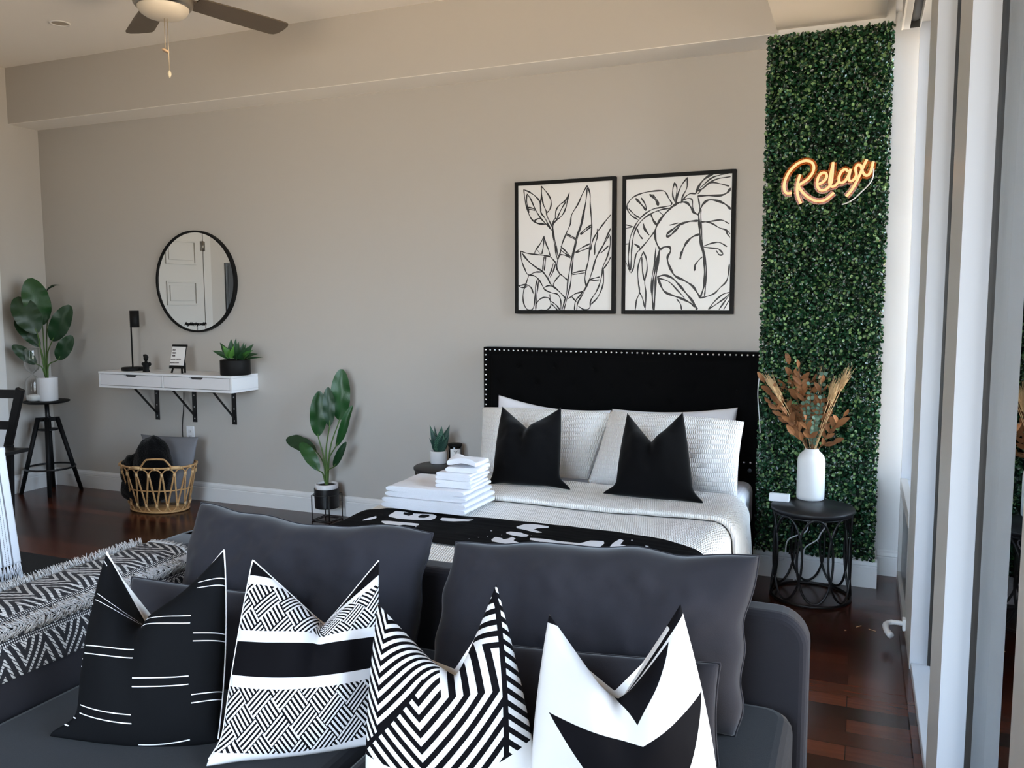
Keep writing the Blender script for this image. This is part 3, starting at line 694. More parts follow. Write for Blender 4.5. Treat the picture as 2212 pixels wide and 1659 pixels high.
# ---- comforter draped over the bed
CT = .512; CR = .085; CW = .812
def drop(d, r, fl=.13):
    if d <= 0: return 0, 0
    if d < r*pi/2: a = d/r; return r*math.sin(a), r*(1-math.cos(a))
    e = d-r*pi/2; return r+e*fl, r+e
def bed_pt(s, y, off=0):
    """point of the bed cover: s metres across from the middle, y along, off above the cover"""
    a = abs(s); w = CW-CR; h, z = drop(a-w, CR+off)
    x = (min(a, w)+h)*(1 if s > 0 else -1)
    und = .007*noise.noise(Vector((s*2.4, y*2.4, 1.7)))+.003*noise.noise(Vector((s*9, y*9, 4)))
    if z > CR: x += (1 if s > 0 else -1)*.022*math.sin(y*17+2*noise.noise(Vector((0, y*3, 0))))*min(1, (z-CR)/.3)
    fy = max(0, 2.62-y); hy, zy = drop(fy, CR+off)
    yy = 2.62-hy if fy > 0 else y
    return Vector((BXM+x, yy, CT+off+und-max(z, zy)-(.35*min(z, zy))))
cm = MB(); NS, NT = 150, 110
cm.grid(NS, NT, lambda u, v: bed_pt(lerp(-1.14, 1.16, u), lerp(2.15, 3.60, v)))
cf = cm.build('comforter', m_seer, None)
sol = cf.modifiers.new('Solidify', 'SOLIDIFY'); sol.thickness = .014; sol.offset = -1
tag(cf, 'white puckered cotton comforter spread over the bed', 'comforter')
def fold_pt(u, v):
    s = lerp(-1.10, 1.12, u)
    if v < .25: a = v/.25*pi; o = .014*(1-math.cos(a)); y = 3.585-.014*math.sin(a)*1.4
    else: o = .028-.006*(v-.25)/.75; y = lerp(3.585, 4.02, (v-.25)/.75)
    y += .008*noise.noise(Vector((s*3, 0, 9)))
    return bed_pt(s, y, o+.004)
MB().grid(150, 36, fold_pt).build('turned_back_fold', m_seer, cf)

# ---- pillows on the bed
def soft(name, label, cat, mb, mats, group=None, sub=0, loc=None):
    xs = [Vector(p) for p in mb.v]; c = sum(xs, Vector())/len(xs); zmin = min(p.z for p in xs)
    o = mb.build(name, mats, None)
    o.data.transform(Matrix.Translation((-c.x, -c.y, -zmin))); o.location = (c.x, c.y, zmin)
    return tag(o, label, cat, group)
ZT = .50
mb = pillow_mb((-1.97, 4.47, ZT), (-1.29, 4.47, ZT), P(1322, 886, Y=4.60), P(1077, 853, Y=4.60), .20, .03, puff=.42, wr=.008, seed=1, sag=.03)
soft('pillow', 'smooth white sleeping pillow against the left half of the headboard', 'pillow', mb, [m_sheet, m_sheet], 'sleeping pillows against the headboard')
mb = pillow_mb((-1.27, 4.47, ZT), (-.60, 4.47, ZT), P(1594, 880, Y=4.60), P(1322, 883, Y=4.60), .20, .03, puff=.42, wr=.008, seed=2, sag=.02)
soft('pillow', 'smooth white sleeping pillow against the right half of the headboard', 'pillow', mb, [m_sheet, m_sheet], 'sleeping pillows against the headboard')
mb = pillow_mb((-1.93, 4.20, .515), (-1.30, 4.20, .515), P(1330, 893, Y=4.40), P(1041, 880, Y=4.42), .24, .03, puff=.40, wr=.008, seed=3)
soft('pillow_sham', 'puckered white pillow sham standing behind the left black cushion', 'pillow', mb, [m_seerv, m_seerv], 'puckered pillow shams')
mb = pillow_mb((-1.28, 4.12, .515), (-.52, 4.10, .50), P(1608, 911, Y=4.38), P(1318, 889, Y=4.40), .24, .03, puff=.40, wr=.008, seed=4, vpinch=.04)
soft('pillow_sham', 'puckered white pillow sham standing behind the right black cushion', 'pillow', mb, [m_seerv, m_seerv], 'puckered pillow shams')
mb = pillow_mb(P(1064, 1040, Y=3.80), P(1206, 1050, Y=3.82), P(1212, 880, Y=4.02), P(1085, 878, Y=4.02), .17, -.03, V=P(1143, 930, Y=3.99), uV=.44, wr=.009, seed=5, puff=.5, ears=((1, 0, P(1232, 1058, Y=3.80)), (0, 0, P(1056, 1046, Y=3.80))), n=56)
soft('throw_cushion', 'black velvet cushion with a chopped top, on the bed beside the towels', 'cushion', mb, [m_velvet2, m_velvet2], 'black velvet cushions on the bed')
mb = pillow_mb(P(1328, 1068, Y=3.80), P(1498, 1082, Y=3.80), P(1475, 890, Y=4.0), P(1355, 892, Y=4.0), .18, -.03, V=P(1411, 962, Y=3.97), uV=.47, wr=.006, seed=6, puff=.5, ears=((0, 0, P(1303, 1066, Y=3.79)), (1, 0, P(1519, 1087, Y=3.78))), n=56)
soft('throw_cushion', 'black velvet cushion with a chopped top, on the bed nearer the window', 'cushion', mb, [m_velvet2, m_velvet2], 'black velvet cushions on the bed')

# ---- black throw with white lettering
def px_poly(s, ox, oy, sc): return [tuple(P(ox+float(a.split(',')[0])/sc, oy+float(a.split(',')[1])/sc, Z=.520)[:2]) for a in s.split()]
A7 = ["90,580 150,560 215,545 218,560 170,575 100,582", "325,545 390,510 470,515 540,525 640,530 720,535 750,550 735,570 690,585 600,585 500,578 400,570 330,555",
      "115,625 260,632 300,622 262,600 265,588 330,590 420,600 590,620 595,630 560,640 460,630 400,640 375,655 430,670 430,682 340,680 240,655 120,635",
      "780,575 800,562 900,565 1010,575 1080,578 1030,590 900,595 800,590",
      "1235,745 1270,725 1330,740 1340,750 1380,745 1420,728 1450,745 1430,760 1470,775 1560,800 1500,805 1420,800 1300,780 1240,765",
      "1365,690 1400,680 1500,690 1565,715 1550,730 1500,730 1420,715 1370,700", "1455,640 1530,620 1600,620 1740,640 1740,652 1640,655 1610,665 1690,695 1640,695 1540,670 1460,655",
      "1225,672 1243,672 1243,678 1225,678", "1115,727 1125,727 1125,733 1115,733", "1030,743 1040,743 1040,748 1030,748", "560,643 572,643 572,650 560,650", "1322,706 1330,706 1330,712 1322,712", "1580,716 1590,716 1590,722 1580,722", "1196,718 1206,718 1206,724 1196,724"]
HOLES = ["460,518 540,525 545,535 500,548 455,535", "585,550 620,535 680,540 690,550 640,565 590,562"]
A6 = ["400,1220 500,1230 620,1245 700,1255 760,1240 840,1240 845,1255 800,1290 740,1290 600,1275 480,1250 400,1232", "875,1275 900,1250 940,1230 960,1240 940,1262 1000,1275 1100,1290 1180,1305 1080,1305 960,1290 900,1290",
      "1455,1325 1470,1312 1476,1325 1490,1308 1505,1332 1490,1330 1478,1330", "1005,1236 1015,1236 1015,1242 1005,1242", "1090,1266 1110,1268 1110,1272 1090,1271"]
PW = [px_poly(s, 760, 980, 4.096) for s in A7]+[px_poly(s, 1000, 720, 2.766) for s in A6]
PH = [px_poly(s, 760, 980, 4.096) for s in HOLES]
def sdf(pts, poly):
    X = np.array(pts); A = np.array(poly); Bq = np.roll(A, -1, 0); d = np.full(len(X), 9.); ins = np.zeros(len(X), bool)
    for a, c in zip(A, Bq):
        e = c-a; w = X-a; t = np.clip((w@e)/(e@e+1e-12), 0, 1); d = np.minimum(d, np.hypot(*(w-t[:, None]*e).T))
        cond = (a[1] > X[:, 1]) != (c[1] > X[:, 1])
        xi = a[0]+(X[:, 1]-a[1])*e[0]/(e[1] if abs(e[1]) > 1e-12 else 1e-12); ins ^= cond & (X[:, 0] < xi)
    return np.where(ins, d, -d)
def top_y(x): return float(np.interp(x, [-2.15, -1.956, -1.365, -.9, -.753, -.6, -.468, -.42], [3.13, 3.249, 3.278, 3.262, 3.235, 3.18, 3.09, 3.02]))
def bot_y(x): return float(np.interp(x, [-2.15, -1.95, -1.48, -.8, -.42], [2.98, 2.86, 2.842, 2.83, 2.86]))
NU, NV = 340, 90
vs = []
for j in range(NV+1):
    for i in range(NU+1):
        s = lerp(-.90, .83, i/NU); q = bed_pt(s, 3.0)
        y = lerp(bot_y(q.x), top_y(q.x), j/NV); p = bed_pt(s, y, .006)
        p.z += .003*abs(noise.noise(Vector((p.x*3, p.y*26, 2))))
        vs.append(p)
tb = MB(); tb.add(vs, [(j*(NU+1)+i, j*(NU+1)+i+1, (j+1)*(NU+1)+i+1, (j+1)*(NU+1)+i) for j in range(NV) for i in range(NU)], 0, True)
m = mat('throw_black_and_white', '#08080a', .9, spec=.08)
nt = m.node_tree; at = nt.nodes.new('ShaderNodeAttribute'); at.attribute_name = 'ink'
gt = E(nt, at.outputs['Fac']).gt(0.0); mx = nt.nodes.new('ShaderNodeMix'); mx.data_type = 'RGBA'; mx.inputs[6].default_value = lin('#08080a'); mx.inputs[7].default_value = lin('#d9d9de')
nt.links.new(gt.so, mx.inputs[0]); nt.links.new(mx.outputs[2], nt.nodes['Principled BSDF'].inputs['Base Color'])
th = tb.build('lettered_throw', m, None, weld=False)
pts2 = [(p.x, p.y) for p in vs]; S = np.full(len(pts2), -9.)
for q in PW: S = np.maximum(S, sdf(pts2, q))
for q in PH: S = np.minimum(S, -sdf(pts2, q))
aa = th.data.attributes.new('ink', 'FLOAT', 'POINT'); aa.data.foreach_set('value', S.astype(np.float32))
tag(th, 'black throw printed with ragged white letters across the foot of the bed', 'throw')

# ---- towels stacked on the bed
def towel(label, name, x0, x1, y0, y1, z0, h, rot, layers, group, seed, peak=0):
    """a folded towel: rounded fold towards the viewer's left front, open layered edges on the right"""
    x0 += .012; y0 += .022; cx, cy = (x0+x1)/2, (y0+y1)/2; W2, D2 = (x1-x0)/2, (y1-y0)/2
    o = thing(name, label, 'towel', (cx, cy, z0), group)
    lh = h/layers
    for k in range(layers):
        rnd = random.Random(seed*10+k); mb = MB()
        ex = rnd.uniform(-.008, .008); ey = rnd.uniform(-.006, .006)
        def f(u, v, k=k, ex=ex, ey=ey, sd=seed*10+k):
            # closed cross-section in u (across x), v along y
            n_ = u*2*pi; cxs, sn = math.cos(n_), math.sin(n_)
            px = math.copysign(abs(cxs)**.28, cxs); pz = math.copysign(abs(sn)**.55, sn)
            X = px*(W2+ex); Y = (v*2-1)*(D2+ey)
            wob = .004*noise.noise(Vector((X*14, Y*14, sd*3.3)))
            Z = z0+lh*(k+.5)+pz*lh*.5*.98+wob+peak*max(0, noise.noise(Vector((X*9+sd, Y*9, 3))))*(k == layers-1)
            if px > .9: X += .006*noise.noise(Vector((Y*40, k*5, sd)))
            c, s_ = math.cos(rot), math.sin(rot)
            return Vector((cx+X*c-Y*s_, cy+X*s_+Y*c, Z))
        mb.grid(28, 26, f)
        for v in (0, 1):
            ring = [f(i/28, v) for i in range(28)]; mb.add(ring, [tuple(range(28))], 0, False)
        mb.build('folded_layer', m_terry, o)
    return o
TZ = .528
towel('large folded white bath towel at the very bottom of the towel stack on the bed', 'bath_towel', -1.975, -1.555, 3.205, 3.545, TZ, .050, -.02, 2, 'bath towels', 11)
towel('large folded white bath towel lying second from the bottom of the towel stack', 'bath_towel', -1.970, -1.560, 3.215, 3.54, TZ+.051, .048, .01, 2, 'bath towels', 12)
towel('medium folded white hand towel directly on top of the large bath towels', 'hand_towel', -1.745, -1.56, 3.27, 3.50, TZ+.100, .034, .03, 2, 'hand towels', 13)
towel('medium folded white hand towel just below the two small washcloths', 'hand_towel', -1.738, -1.56, 3.27, 3.50, TZ+.135, .032, -.02, 2, 'hand towels', 14)
towel('small folded white washcloth below the topmost one of the towel stack', 'washcloth', -1.70, -1.545, 3.30, 3.47, TZ+.168, .022, .05, 1, 'washcloths', 15)
towel('small crumpled white washcloth at the very top of the towel stack', 'washcloth', -1.705, -1.54, 3.30, 3.47, TZ+.190, .024, .0, 1, 'washcloths', 16, peak=.045)
# ------------------------------------------------------------------ sofa
m_sofa = mat('charcoal_upholstery', '#2b2a2f', .95, sheen=.2, spec=.1, bump=(700, .12))
m_sofa2 = mat('charcoal_seat', '#222226', .95, sheen=.15, spec=.1, bump=(700, .12))
SXL, SXR, SYB, SYF, SZ = -2.205, -.092, 2.262, 2.172, .66
sofa = thing('sofa', 'charcoal grey fabric sofa standing back to back with the bed', 'sofa', ((SXL+SXR)/2, 1.75, 0))
def round_poly(x0, x1, z0, z1, r, y):
    pts = [(x0, y, z0), (x1, y, z0)]
    pts += [(x1-r+r*math.cos(a*pi/16), y, z1-r+r*math.sin(a*pi/16)) for a in range(9)]
    pts += [(x0+r+r*math.cos(pi/2+a*pi/16), y, z1-r+r*math.sin(pi/2+a*pi/16)) for a in range(9)]
    return pts
MB().prism(round_poly(SXL, SXR, .07, SZ, .085, SYF), (0, SYB-SYF, 0)).build('backrest', m_sofa, sofa, bevel=.022, seg=4)
# left arm, softly rounded in section
def arm_sec(v):
    """section of the arm: v 0 outer foot, 1 inner foot"""
    xo, xi, r = SXL, -1.945, .085
    pts = [(xo, .07), (xo, SZ-r)]+[(xo+r-r*math.cos(a*pi/16), SZ-r+r*math.sin(a*pi/16)) for a in range(1, 9)]+[(xi-r+r*math.sin(a*pi/16), SZ-.02-r+(r+.0)*math.cos(a*pi/16)+.02*(1-a/8)) for a in range(0, 9)]+[(xi, .07)]
    return pts
sec = arm_sec(0)
b = MB(); b.prism([(x, 1.10, z) for x, z in sec], (0, SYB-1.10-.012, 0)); b.build('armrest', m_sofa, sofa, bevel=.018, seg=3)
MB().box(-1.95, SXR-.03, 1.15, SYF+.01, .09, .25).build('seat_frame', m_sofa, sofa, bevel=.015)
def seat_cushion(x0, x1, y0, y1, z0, z1, sd):
    b = MB(); r = .075; poly = []
    for cx, cy, a0 in ((x1-r, y0+r, -pi/2), (x1-r, y1-r, 0), (x0+r, y1-r, pi/2), (x0+r, y0+r, pi)):
        poly += [(cx+r*math.cos(a0+k*pi/12), cy+r*math.sin(a0+k*pi/12), z0) for k in range(7)]
    b.prism(poly, (0, 0, z1-z0)); o = b.build('seat_cushion', m_sofa2, sofa, bevel=.035, seg=4); return o
seat_cushion(-1.94, -1.035, 1.12, 2.165, .251, .425, 1)
seat_cushion(-1.03, SXR-.028, 1.12, 2.165, .251, .425, 2)
for x in (SXL+.10, SXR-.10):
    for y in (1.2, 2.20): MB().tube([(x, y, 0), (x, y, .10)], .014, 12).build('leg', m_blackmetal, sofa)

def piping(o, edge, m, r=.0035, name='piping', parent=None):
    q = MB().tube(edge, r, 6, closed=True).build(name, m, None); q.parent = parent or o; rebase(q); return q
def sofa_cushion(label, BL, BR, TR, TL, T, seed, name='back_cushion', group='large back cushions on the sofa', **k):
    mb = pillow_mb(BL, BR, TR, TL, T, seed=seed, **k); e = mb.edge
    o = soft(name, label, 'cushion', mb, [m_sofa, m_sofa], group); piping(o, e, m_sofa, .0028, 'seam_piping'); return o
sofa_cushion('large charcoal back cushion on the left half of the sofa', (-1.93, 1.93, .425), (-1.10, 1.96, .425), P(936, 1152, Y=2.03), P(434, 1094, Y=2.06), .26, 21, pinch=.03, puff=.38, wr=.017, back=.55, wave=.024, n=70)
sofa_cushion('large charcoal back cushion on the right half of the sofa', (-1.06, 1.96, .425), (-.235, 1.96, .425), P(1638, 1200, Y=2.05), P(984, 1164, Y=2.05), .26, 22, pinch=.025, puff=.38, wr=.017, back=.55, wave=.03, n=70)
sofa_cushion('small flat charcoal lumbar cushion behind the black and white triangle cushion', P(1010, 1640, Y=1.70), P(1552, 1655, Y=1.80), P(1556, 1434, Y=1.83), P(1040, 1388, Y=1.83), .12, 23, 'lumbar_cushion', 'small lumbar cushions', pinch=.03, puff=.36, wr=.006)
sofa_cushion('small flat charcoal lumbar cushion behind the black striped cushion', P(255, 1490, Y=1.66), P(640, 1500, Y=1.76), P(640, 1290, Y=1.81), P(285, 1246, Y=1.77), .12, 24, 'lumbar_cushion', 'small lumbar cushions', pinch=.03, puff=.36, wr=.006)

# ---- patterned cushions
def sel(c, a, b): return a*c+(1-c)*b if isinstance(a, E) or isinstance(b, E) else c*(a-b)+b
def pat_lines(u, v):
    Pd = .295; out = None
    for u0, u1, ph in ((.06, .46, .14), (.47, .83, .01), (.85, 1.01, .215), (-.01, .045, .07)):
        d = (((v-ph)/Pd+.5).fract()-.5).abs()*Pd
        q = (d-.0195).abs().lt(.0024)*inside(u, u0, u1)
        out = q if out is None else out.mx(q)
    return out
def parquet(u, v, ca, cb, p):
    a = (u+v)*.7071; b = (u-v)*.7071+5
    par = (((a/ca).floor()+(b/cb).floor())*.5).fract().gt(.25)
    s = sel(par, a, b)
    return (s/p).fract().gt(.5)
def pat_bands(u, v):         # 1 = black
    blk = inside(v, .395, .56).mx(v.gt(.90))
    pt = inside(v, .04, .34).mx(inside(v, .615, .855))
    return blk.mx(pt*parquet(u*1.02, v*1.05, .150, .098, .0243))
def pat_chevron(u, v):
    x = u*1120+80; y = v*-1330+1800
    sA = y+(x-180).mx(0)*.88+(180-x).mx(0)*2.0
    xr = (x-480).mx(0); xl = (480-x).mx(0)
    sB = y+xr*.94+xl*1.1
    sV = (x-480)*.94+1180
    xc = (y-735)/.75+800
    sH = (xc-480)*.94+1180
    sC = sel(x.gt(xc), sH, sV)
    sB2 = sel(y.lt(1180)*x.gt(640), sC, sB)
    sD = y-(x-1000)*.85
    sep = 1440-(x-160)*1.03
    inA = y.lt(sep)*x.lt(640)
    edge = 1165-(y-640).mx(0)*.17
    inD = x.gt(edge)
    s = sel(inD, sD*1.1, sel(inA, sA*1.08, sB2))
    k = (s/95).fract().gt(.5)
    k = k.mx(inside(y-sep, -14, 30)*x.lt(520)).mx(inside(x-edge, -14, 22))
    bot = 1655-(x-560)*(x-560)*.0004
    return k*y.lt(bot)
def pat_tri(u, v):
    t1 = v.gt((u-.56).abs()*1.55+.44)*v.lt(.915)
    top = sel(u.lt(.58), .47-(u-.07)*.255, (u-.58)*.51+.34)
    lo = v.lt(top)*v.gt(.47-(u-.07)*1.26)*v.gt(.47-(.95-u)*2.2)
    band = inside(v, .935, .962).mx(v.gt(.955)*(u-.5).abs().gt(.40))
    return t1.mx(lo).mx(band)
m_wback = mat('white_cushion_back', '#ece9e4', .8)
m_c1 = mat('cushion_black_lined', '#0a0b0e', .85, spec=.1, pattern=('#e9e9f0', pat_lines), bump=(9, .05))
m_c2 = mat('cushion_banded', '#d9d7da', .85, spec=.1, pattern=('#08070b', pat_bands))
m_c3 = mat('cushion_chevron', '#d5d3d2', .85, spec=.1, pattern=('#08070b', pat_chevron))
m_c4 = mat('cushion_triangles', '#d2cfce', .85, spec=.1, pattern=('#0b0a0e', pat_tri))
GC = 'patterned scatter cushions on the sofa'
def scatter(label, BL, BR, TR, TL, V, uV, T, m, seed, pipe=None, pside='tr', **k):
    mb = pillow_mb(BL, BR, TR, TL, T, V=V, uV=uV, n=80, seed=seed, **k); e = mb.edge
    o = soft('scatter_cushion', label, 'cushion', mb, [m, m_wback], GC)
    if pipe:
        nn = len(e)//4; part = {'tr': e[nn+2:3*nn+1], 'lt': e[2*nn:4*nn-2]}[pside]
        q = MB().tube(part, .0022, 6).build('piping', pipe, None); q.parent = o; rebase(q)
    return o
ZS_ = .432
m_pipe = mat('white_piping', '#e8e6e8', .7)
scatter('black scatter cushion with pairs of thin white lines', P(166, 1596, Z=ZS_), P(470, 1604, Z=ZS_), P(484, 1188, Y=1.60), P(230, 1192, Y=1.56), P(330, 1372, Y=1.55), .42, .19, m_c1, 31, m_pipe, pinch=-.07, wr=.006, ears=((0, 0, P(108, 1590, Z=ZS_)),), wl=.75, wr_=.25, rim=(.12, .62, .42))
scatter('white scatter cushion with a broad black band between fine parquet stripes', P(474, 1646, Z=ZS_), P(804, 1608, Z=ZS_), P(818, 1211, Y=1.70), P(546, 1210, Y=1.60), P(702, 1352, Y=1.64), .56, .19, m_c2, 32, m_pipe, 'lt', pinch=-.03, wr=.005, ears=((0, 0, P(446, 1655, Z=ZS_)),), wl=.05, wr_=.85, rim=(.42, .80, .12))
scatter('white scatter cushion with bold black chevron stripes', P(790, 1712, Z=ZS_), P(1168, 1712, Z=ZS_), P(1072, 1262, Y=1.66), P(816, 1304, Y=1.60), P(985, 1482, Y=1.585), .60, .20, m_c3, 33, None, pinch=-.05, wr=.005, wl=.5, wr_=.05, rim=(.40, .80, .45))
scatter('white scatter cushion with large black triangles and a deep chop', P(1146, 1725, Z=ZS_), P(1556, 1725, Z=ZS_), P(1470, 1305, Y=1.72), P(1186, 1326, Y=1.66), P(1330, 1530, Y=1.64), .48, .21, m_c4, 34, None, pinch=-.05, wr=.005, wl=.2, wr_=.9, rim=(.28, .72, .40))

# ---- woven throw over the sofa arm
def weave(u, v):          # u metres along the arm, v metres across it
    z = ((u/.115).fract()-.5).abs()*.115*2
    s = v+z*1.0
    st = (s/.044).fract().gt(.60)
    da = ((v*1.0-u*.9)/.0095).fract().gt(.26)
    bd = inside(v, .012, .028).mx(inside(v, .172, .184)).mx(inside(v, .228, .240))
    return (st*da)*(1-bd)+bd*(u/.006).fract().gt(.5)*((v/.006).fract().gt(.4))
m_weave = mat('woven_chevron_throw', '#1a191f', .9, pattern=('#c9c6c4', weave), bump=(300, .4))
m_fringe = mat('throw_fringe', '#b5b1af', .95)
path = [Vector((x, 0, z)) for x, z in arm_sec(0)]
path[0].z = .50; path[-1].z = .50
path = smooth_path(path, 4)
# outward offset in section
tot = [0]
for a, c in zip(path, path[1:]): tot.append(tot[-1]+(c-a).length)
def arm_at(d, off):
    d = max(0, min(tot[-1]-1e-4, d))
    k = next(i for i in range(len(tot)-1) if tot[i+1] >= d); q = (d-tot[k])/(tot[k+1]-tot[k]+1e-9)
    p = path[k].lerp(path[k+1], q); t = (path[min(k+2, len(path)-1)]-path[max(k-1, 0)]).normalized(); nn = Vector((-t.z, 0, t.x))
    return p+nn*off
yA, yB = 1.16, 2.05
LW = tot[-1]-.01
def sofa_throw_pt(u, v):
    y = lerp(yA, yB, u)+.006*math.sin(v*9); d = lerp(.0, LW, v)
    p = arm_at(d, .008+.0035*abs(noise.noise(Vector((y*14, d*16, 5))))); return Vector((p.x, y, p.z))
d_top = next(tot[i] for i in range(len(path)) if path[i].z > SZ-.012)       # where the throw meets the outer top edge
b = MB(); b.grid(110, 90, sofa_throw_pt, 0, True, lambda u, v: (lerp(yA, yB, u), lerp(0, LW, v)-d_top))
at_ = b.build('arm_throw', m_weave, None)
at_.modifiers.new('Solidify', 'SOLIDIFY').thickness = .006
tag(at_, 'black and white zigzag woven throw with fringes over the sofa arm', 'throw')
def fringe(n, dpos, dirf, ln, seed, name='fringe', along=(yA, yB), r=.0011):
    rnd = random.Random(seed); mb = MB()
    for k in range(n):
        y = lerp(along[0], along[1], rnd.random()); p0 = arm_at(dpos+rnd.uniform(-.006, .006), .009); p0 = Vector((p0.x, y, p0.z))
        dv = Vector(dirf(rnd)).normalized(); l = ln*rnd.uniform(.6, 1.15); w = Vector((rnd.uniform(-1, 1), rnd.uniform(-1, 1), rnd.uniform(-.4, .4)))*.25
        mb.tube([p0, p0+dv*l*.5+w*l*.15, p0+(dv+w).normalized()*l], [r, r, r*.6], 4)
    o = mb.build(name, m_fringe, at_, weld=False, recalc=False); o['kind'] = 'stuff'; return o
fringe(900, d_top-.005, lambda q: (-.5, q.uniform(-.4, .4), .8), .026, 41)
fringe(1000, d_top+.190, lambda q: (.75, q.uniform(-.3, .3), -.25), .022, 42)
fringe(900, d_top+.222, lambda q: (.5, q.uniform(-.5, .5), .75), .026, 43)
rnd = random.Random(5); mb = MB()
for k in range(260):      # fringe at the rear end
    d = lerp(d_top+.02, LW*.78, rnd.random()); p = arm_at(d, .009); p = Vector((p.x, yB, p.z)); l = rnd.uniform(.012, .024)
    mb.tube([p, p+Vector((rnd.uniform(-.2, .2), 1, rnd.uniform(-.5, .3)))*l], [.0011, .0007], 4)
o = mb.build('fringe', m_fringe, at_, weld=False, recalc=False); o['kind'] = 'stuff'

# ---- dark rug, dining table with runner, folding chair at the left edge
rug = tag(MB().box(-5.3, -2.30, .6, 3.345, .001, .012).build('area_rug', mat('black_rug', '#101012', .95, bump=(200, .6)), None, bevel=.004), 'black low pile rug on the dark floor behind the sofa arm', 'rug')
m_tw = mat('white_table_lacquer', '#e4e6ec', .35)
TXL, TXR, TYF, TYB, TZ_ = -4.85, -3.915, 1.75, 2.876, .735
tb_ = thing('dining_table', 'white dining table under a fringed runner at the left edge', 'table', ((TXL+TXR)/2, (TYF+TYB)/2, .012))
MB().box(TXL, TXR, TYF, TYB, TZ_-.028, TZ_).build('table_top', m_tw, tb_, bevel=.004)
for x, y in ((TXL+.06, TYF+.06), (TXL+.06, TYB-.06), (TXR-.06, TYF+.06)):
    MB().tube([(x, y, .012), (x, y, TZ_-.03)], [.014, .02], 14).build('leg', m_tw, tb_)
MB().tube([P(52, 1290, X=-3.955), P(40, 1225, X=-3.96), (TXR-.09, TYB-.08, TZ_-.03)], [.013, .014, .02], 14).build('leg', m_tw, tb_)
def stripes(u, v):       # u metres across from the right edge
    out = None
    for c, w, dash in ((.046, .0042, 0), (.063, .0014, 1), (.076, .0014, 1), (.093, .0042, 0)):
        q = (u-c).abs().lt(w)
        if dash: q = q*((v/.009).fract().gt(.4))
        else: q = q*((v/.006+u/.006).fract().gt(.25))
        out = q if out is None else out.mx(q)
    return out
m_run = mat('white_runner', '#e9ebf2', .9, pattern=('#23222c', stripes), bump=(350, .3))
ru0, ru1 = 0.0, .42          # across
def run_pt(u, v):
    """u 0 right edge of the runner .. 1; v 0 on the table .. 1 hem"""
    a = lerp(ru0, ru1, u); L = lerp(-.5, .60, v)
    y = 2.862-a
    if L < 0: return Vector((TXR+L, y, TZ_+.004))
    r = .012
    if L < r*pi/2: q = L/r; return Vector((TXR+r*math.sin(q)-.0, y, TZ_+.004-r*(1-math.cos(q))))
    d = L-r*pi/2
    return Vector((TXR+r+.010*math.sin(a*26)*min(1, d*3)+.02*d, y+.075*d*(1-u), TZ_+.004-r-d))
b = MB(); b.grid(60, 90, run_pt, 0, True, lambda u, v: (lerp(ru0, ru1, u), lerp(-.5, .60, v)))
rn = b.build('table_runner', m_run, None); rn.modifiers.new('Solidify', 'SOLIDIFY').thickness = .003
tag(rn, 'white woven table runner with dark stripes and tassels, at the left edge', 'runner')
rnd = random.Random(8); mb = MB()
for k in range(26):
    u = (k+.5)/26; p = run_pt(u, 1)
    for j in range(9):
        q = p+Vector((rnd.uniform(-.004, .004), rnd.uniform(-.006, .006), 0)); e = q+Vector((rnd.uniform(-.01, .012), rnd.uniform(-.014, .014), -rnd.uniform(.05, .085)))
        mb.tube([p+Vector((0, 0, .002)), q+Vector((0, 0, -.018)), e], [.002, .0016, .001], 4)
o = mb.build('tassel_fringe', mat('tassel_white', '#e2e3ea', .9), rn, weld=False, recalc=False); o['kind'] = 'stuff'

ch = thing('folding_chair', 'black wooden slatted chair drawn up to the far end of the table', 'chair', (-5.0, 3.75, .0))
m_chair = mat('black_stained_wood', '#111113', .45)
cy = 3.78
tp, md, bt = P(44, 840, Y=cy-.02), P(17, 960, Y=cy), P(14, 1062, Y=cy+.02)
fl = Vector((bt.x-.02, cy+.03, 0))
wv = Vector((-.40, -.10, 0))
for k, off in ((0, Vector()), (1, wv)):
    MB().bar(tp+off, md+off+Vector((0, 0, -.02)), .052, .026, (1, .2, 0)).build('back_post', m_chair, ch, bevel=.003)
    MB().bar(md+off+Vector((.02, 0, 0)), fl+off+Vector((.03, 0, 0)), .044, .026, (1, .2, 0)).build('leg', m_chair, ch, bevel=.003)
for zf in (.06, .62):
    a = tp.lerp(md, zf); MB().bar(a+Vector((0, 0, -.012)), a+wv+Vector((0, 0, -.012)), .055, .016, (0, 0, 1)).build('back_slat', m_chair, ch, bevel=.002)
s0 = P(63, 967, Y=cy+.0); zs = s0.z
b = MB(); sl = Vector((-.46, -.12, 0)); dp = Vector((.06, -.40, 0))
b.prism([s0, s0+sl, s0+sl+dp, s0+dp], (0, 0, -.024)); b.build('seat', m_chair, ch, bevel=.004)
for off in (dp*.8+Vector((-.07, 0, 0)), dp*.8+sl*.85):
    q = s0+off; MB().bar((q.x, q.y, zs-.02), (q.x+.03, q.y-.03, .012), .036, .024, (1, .2, 0)).build('leg', m_chair, ch, bevel=.003)
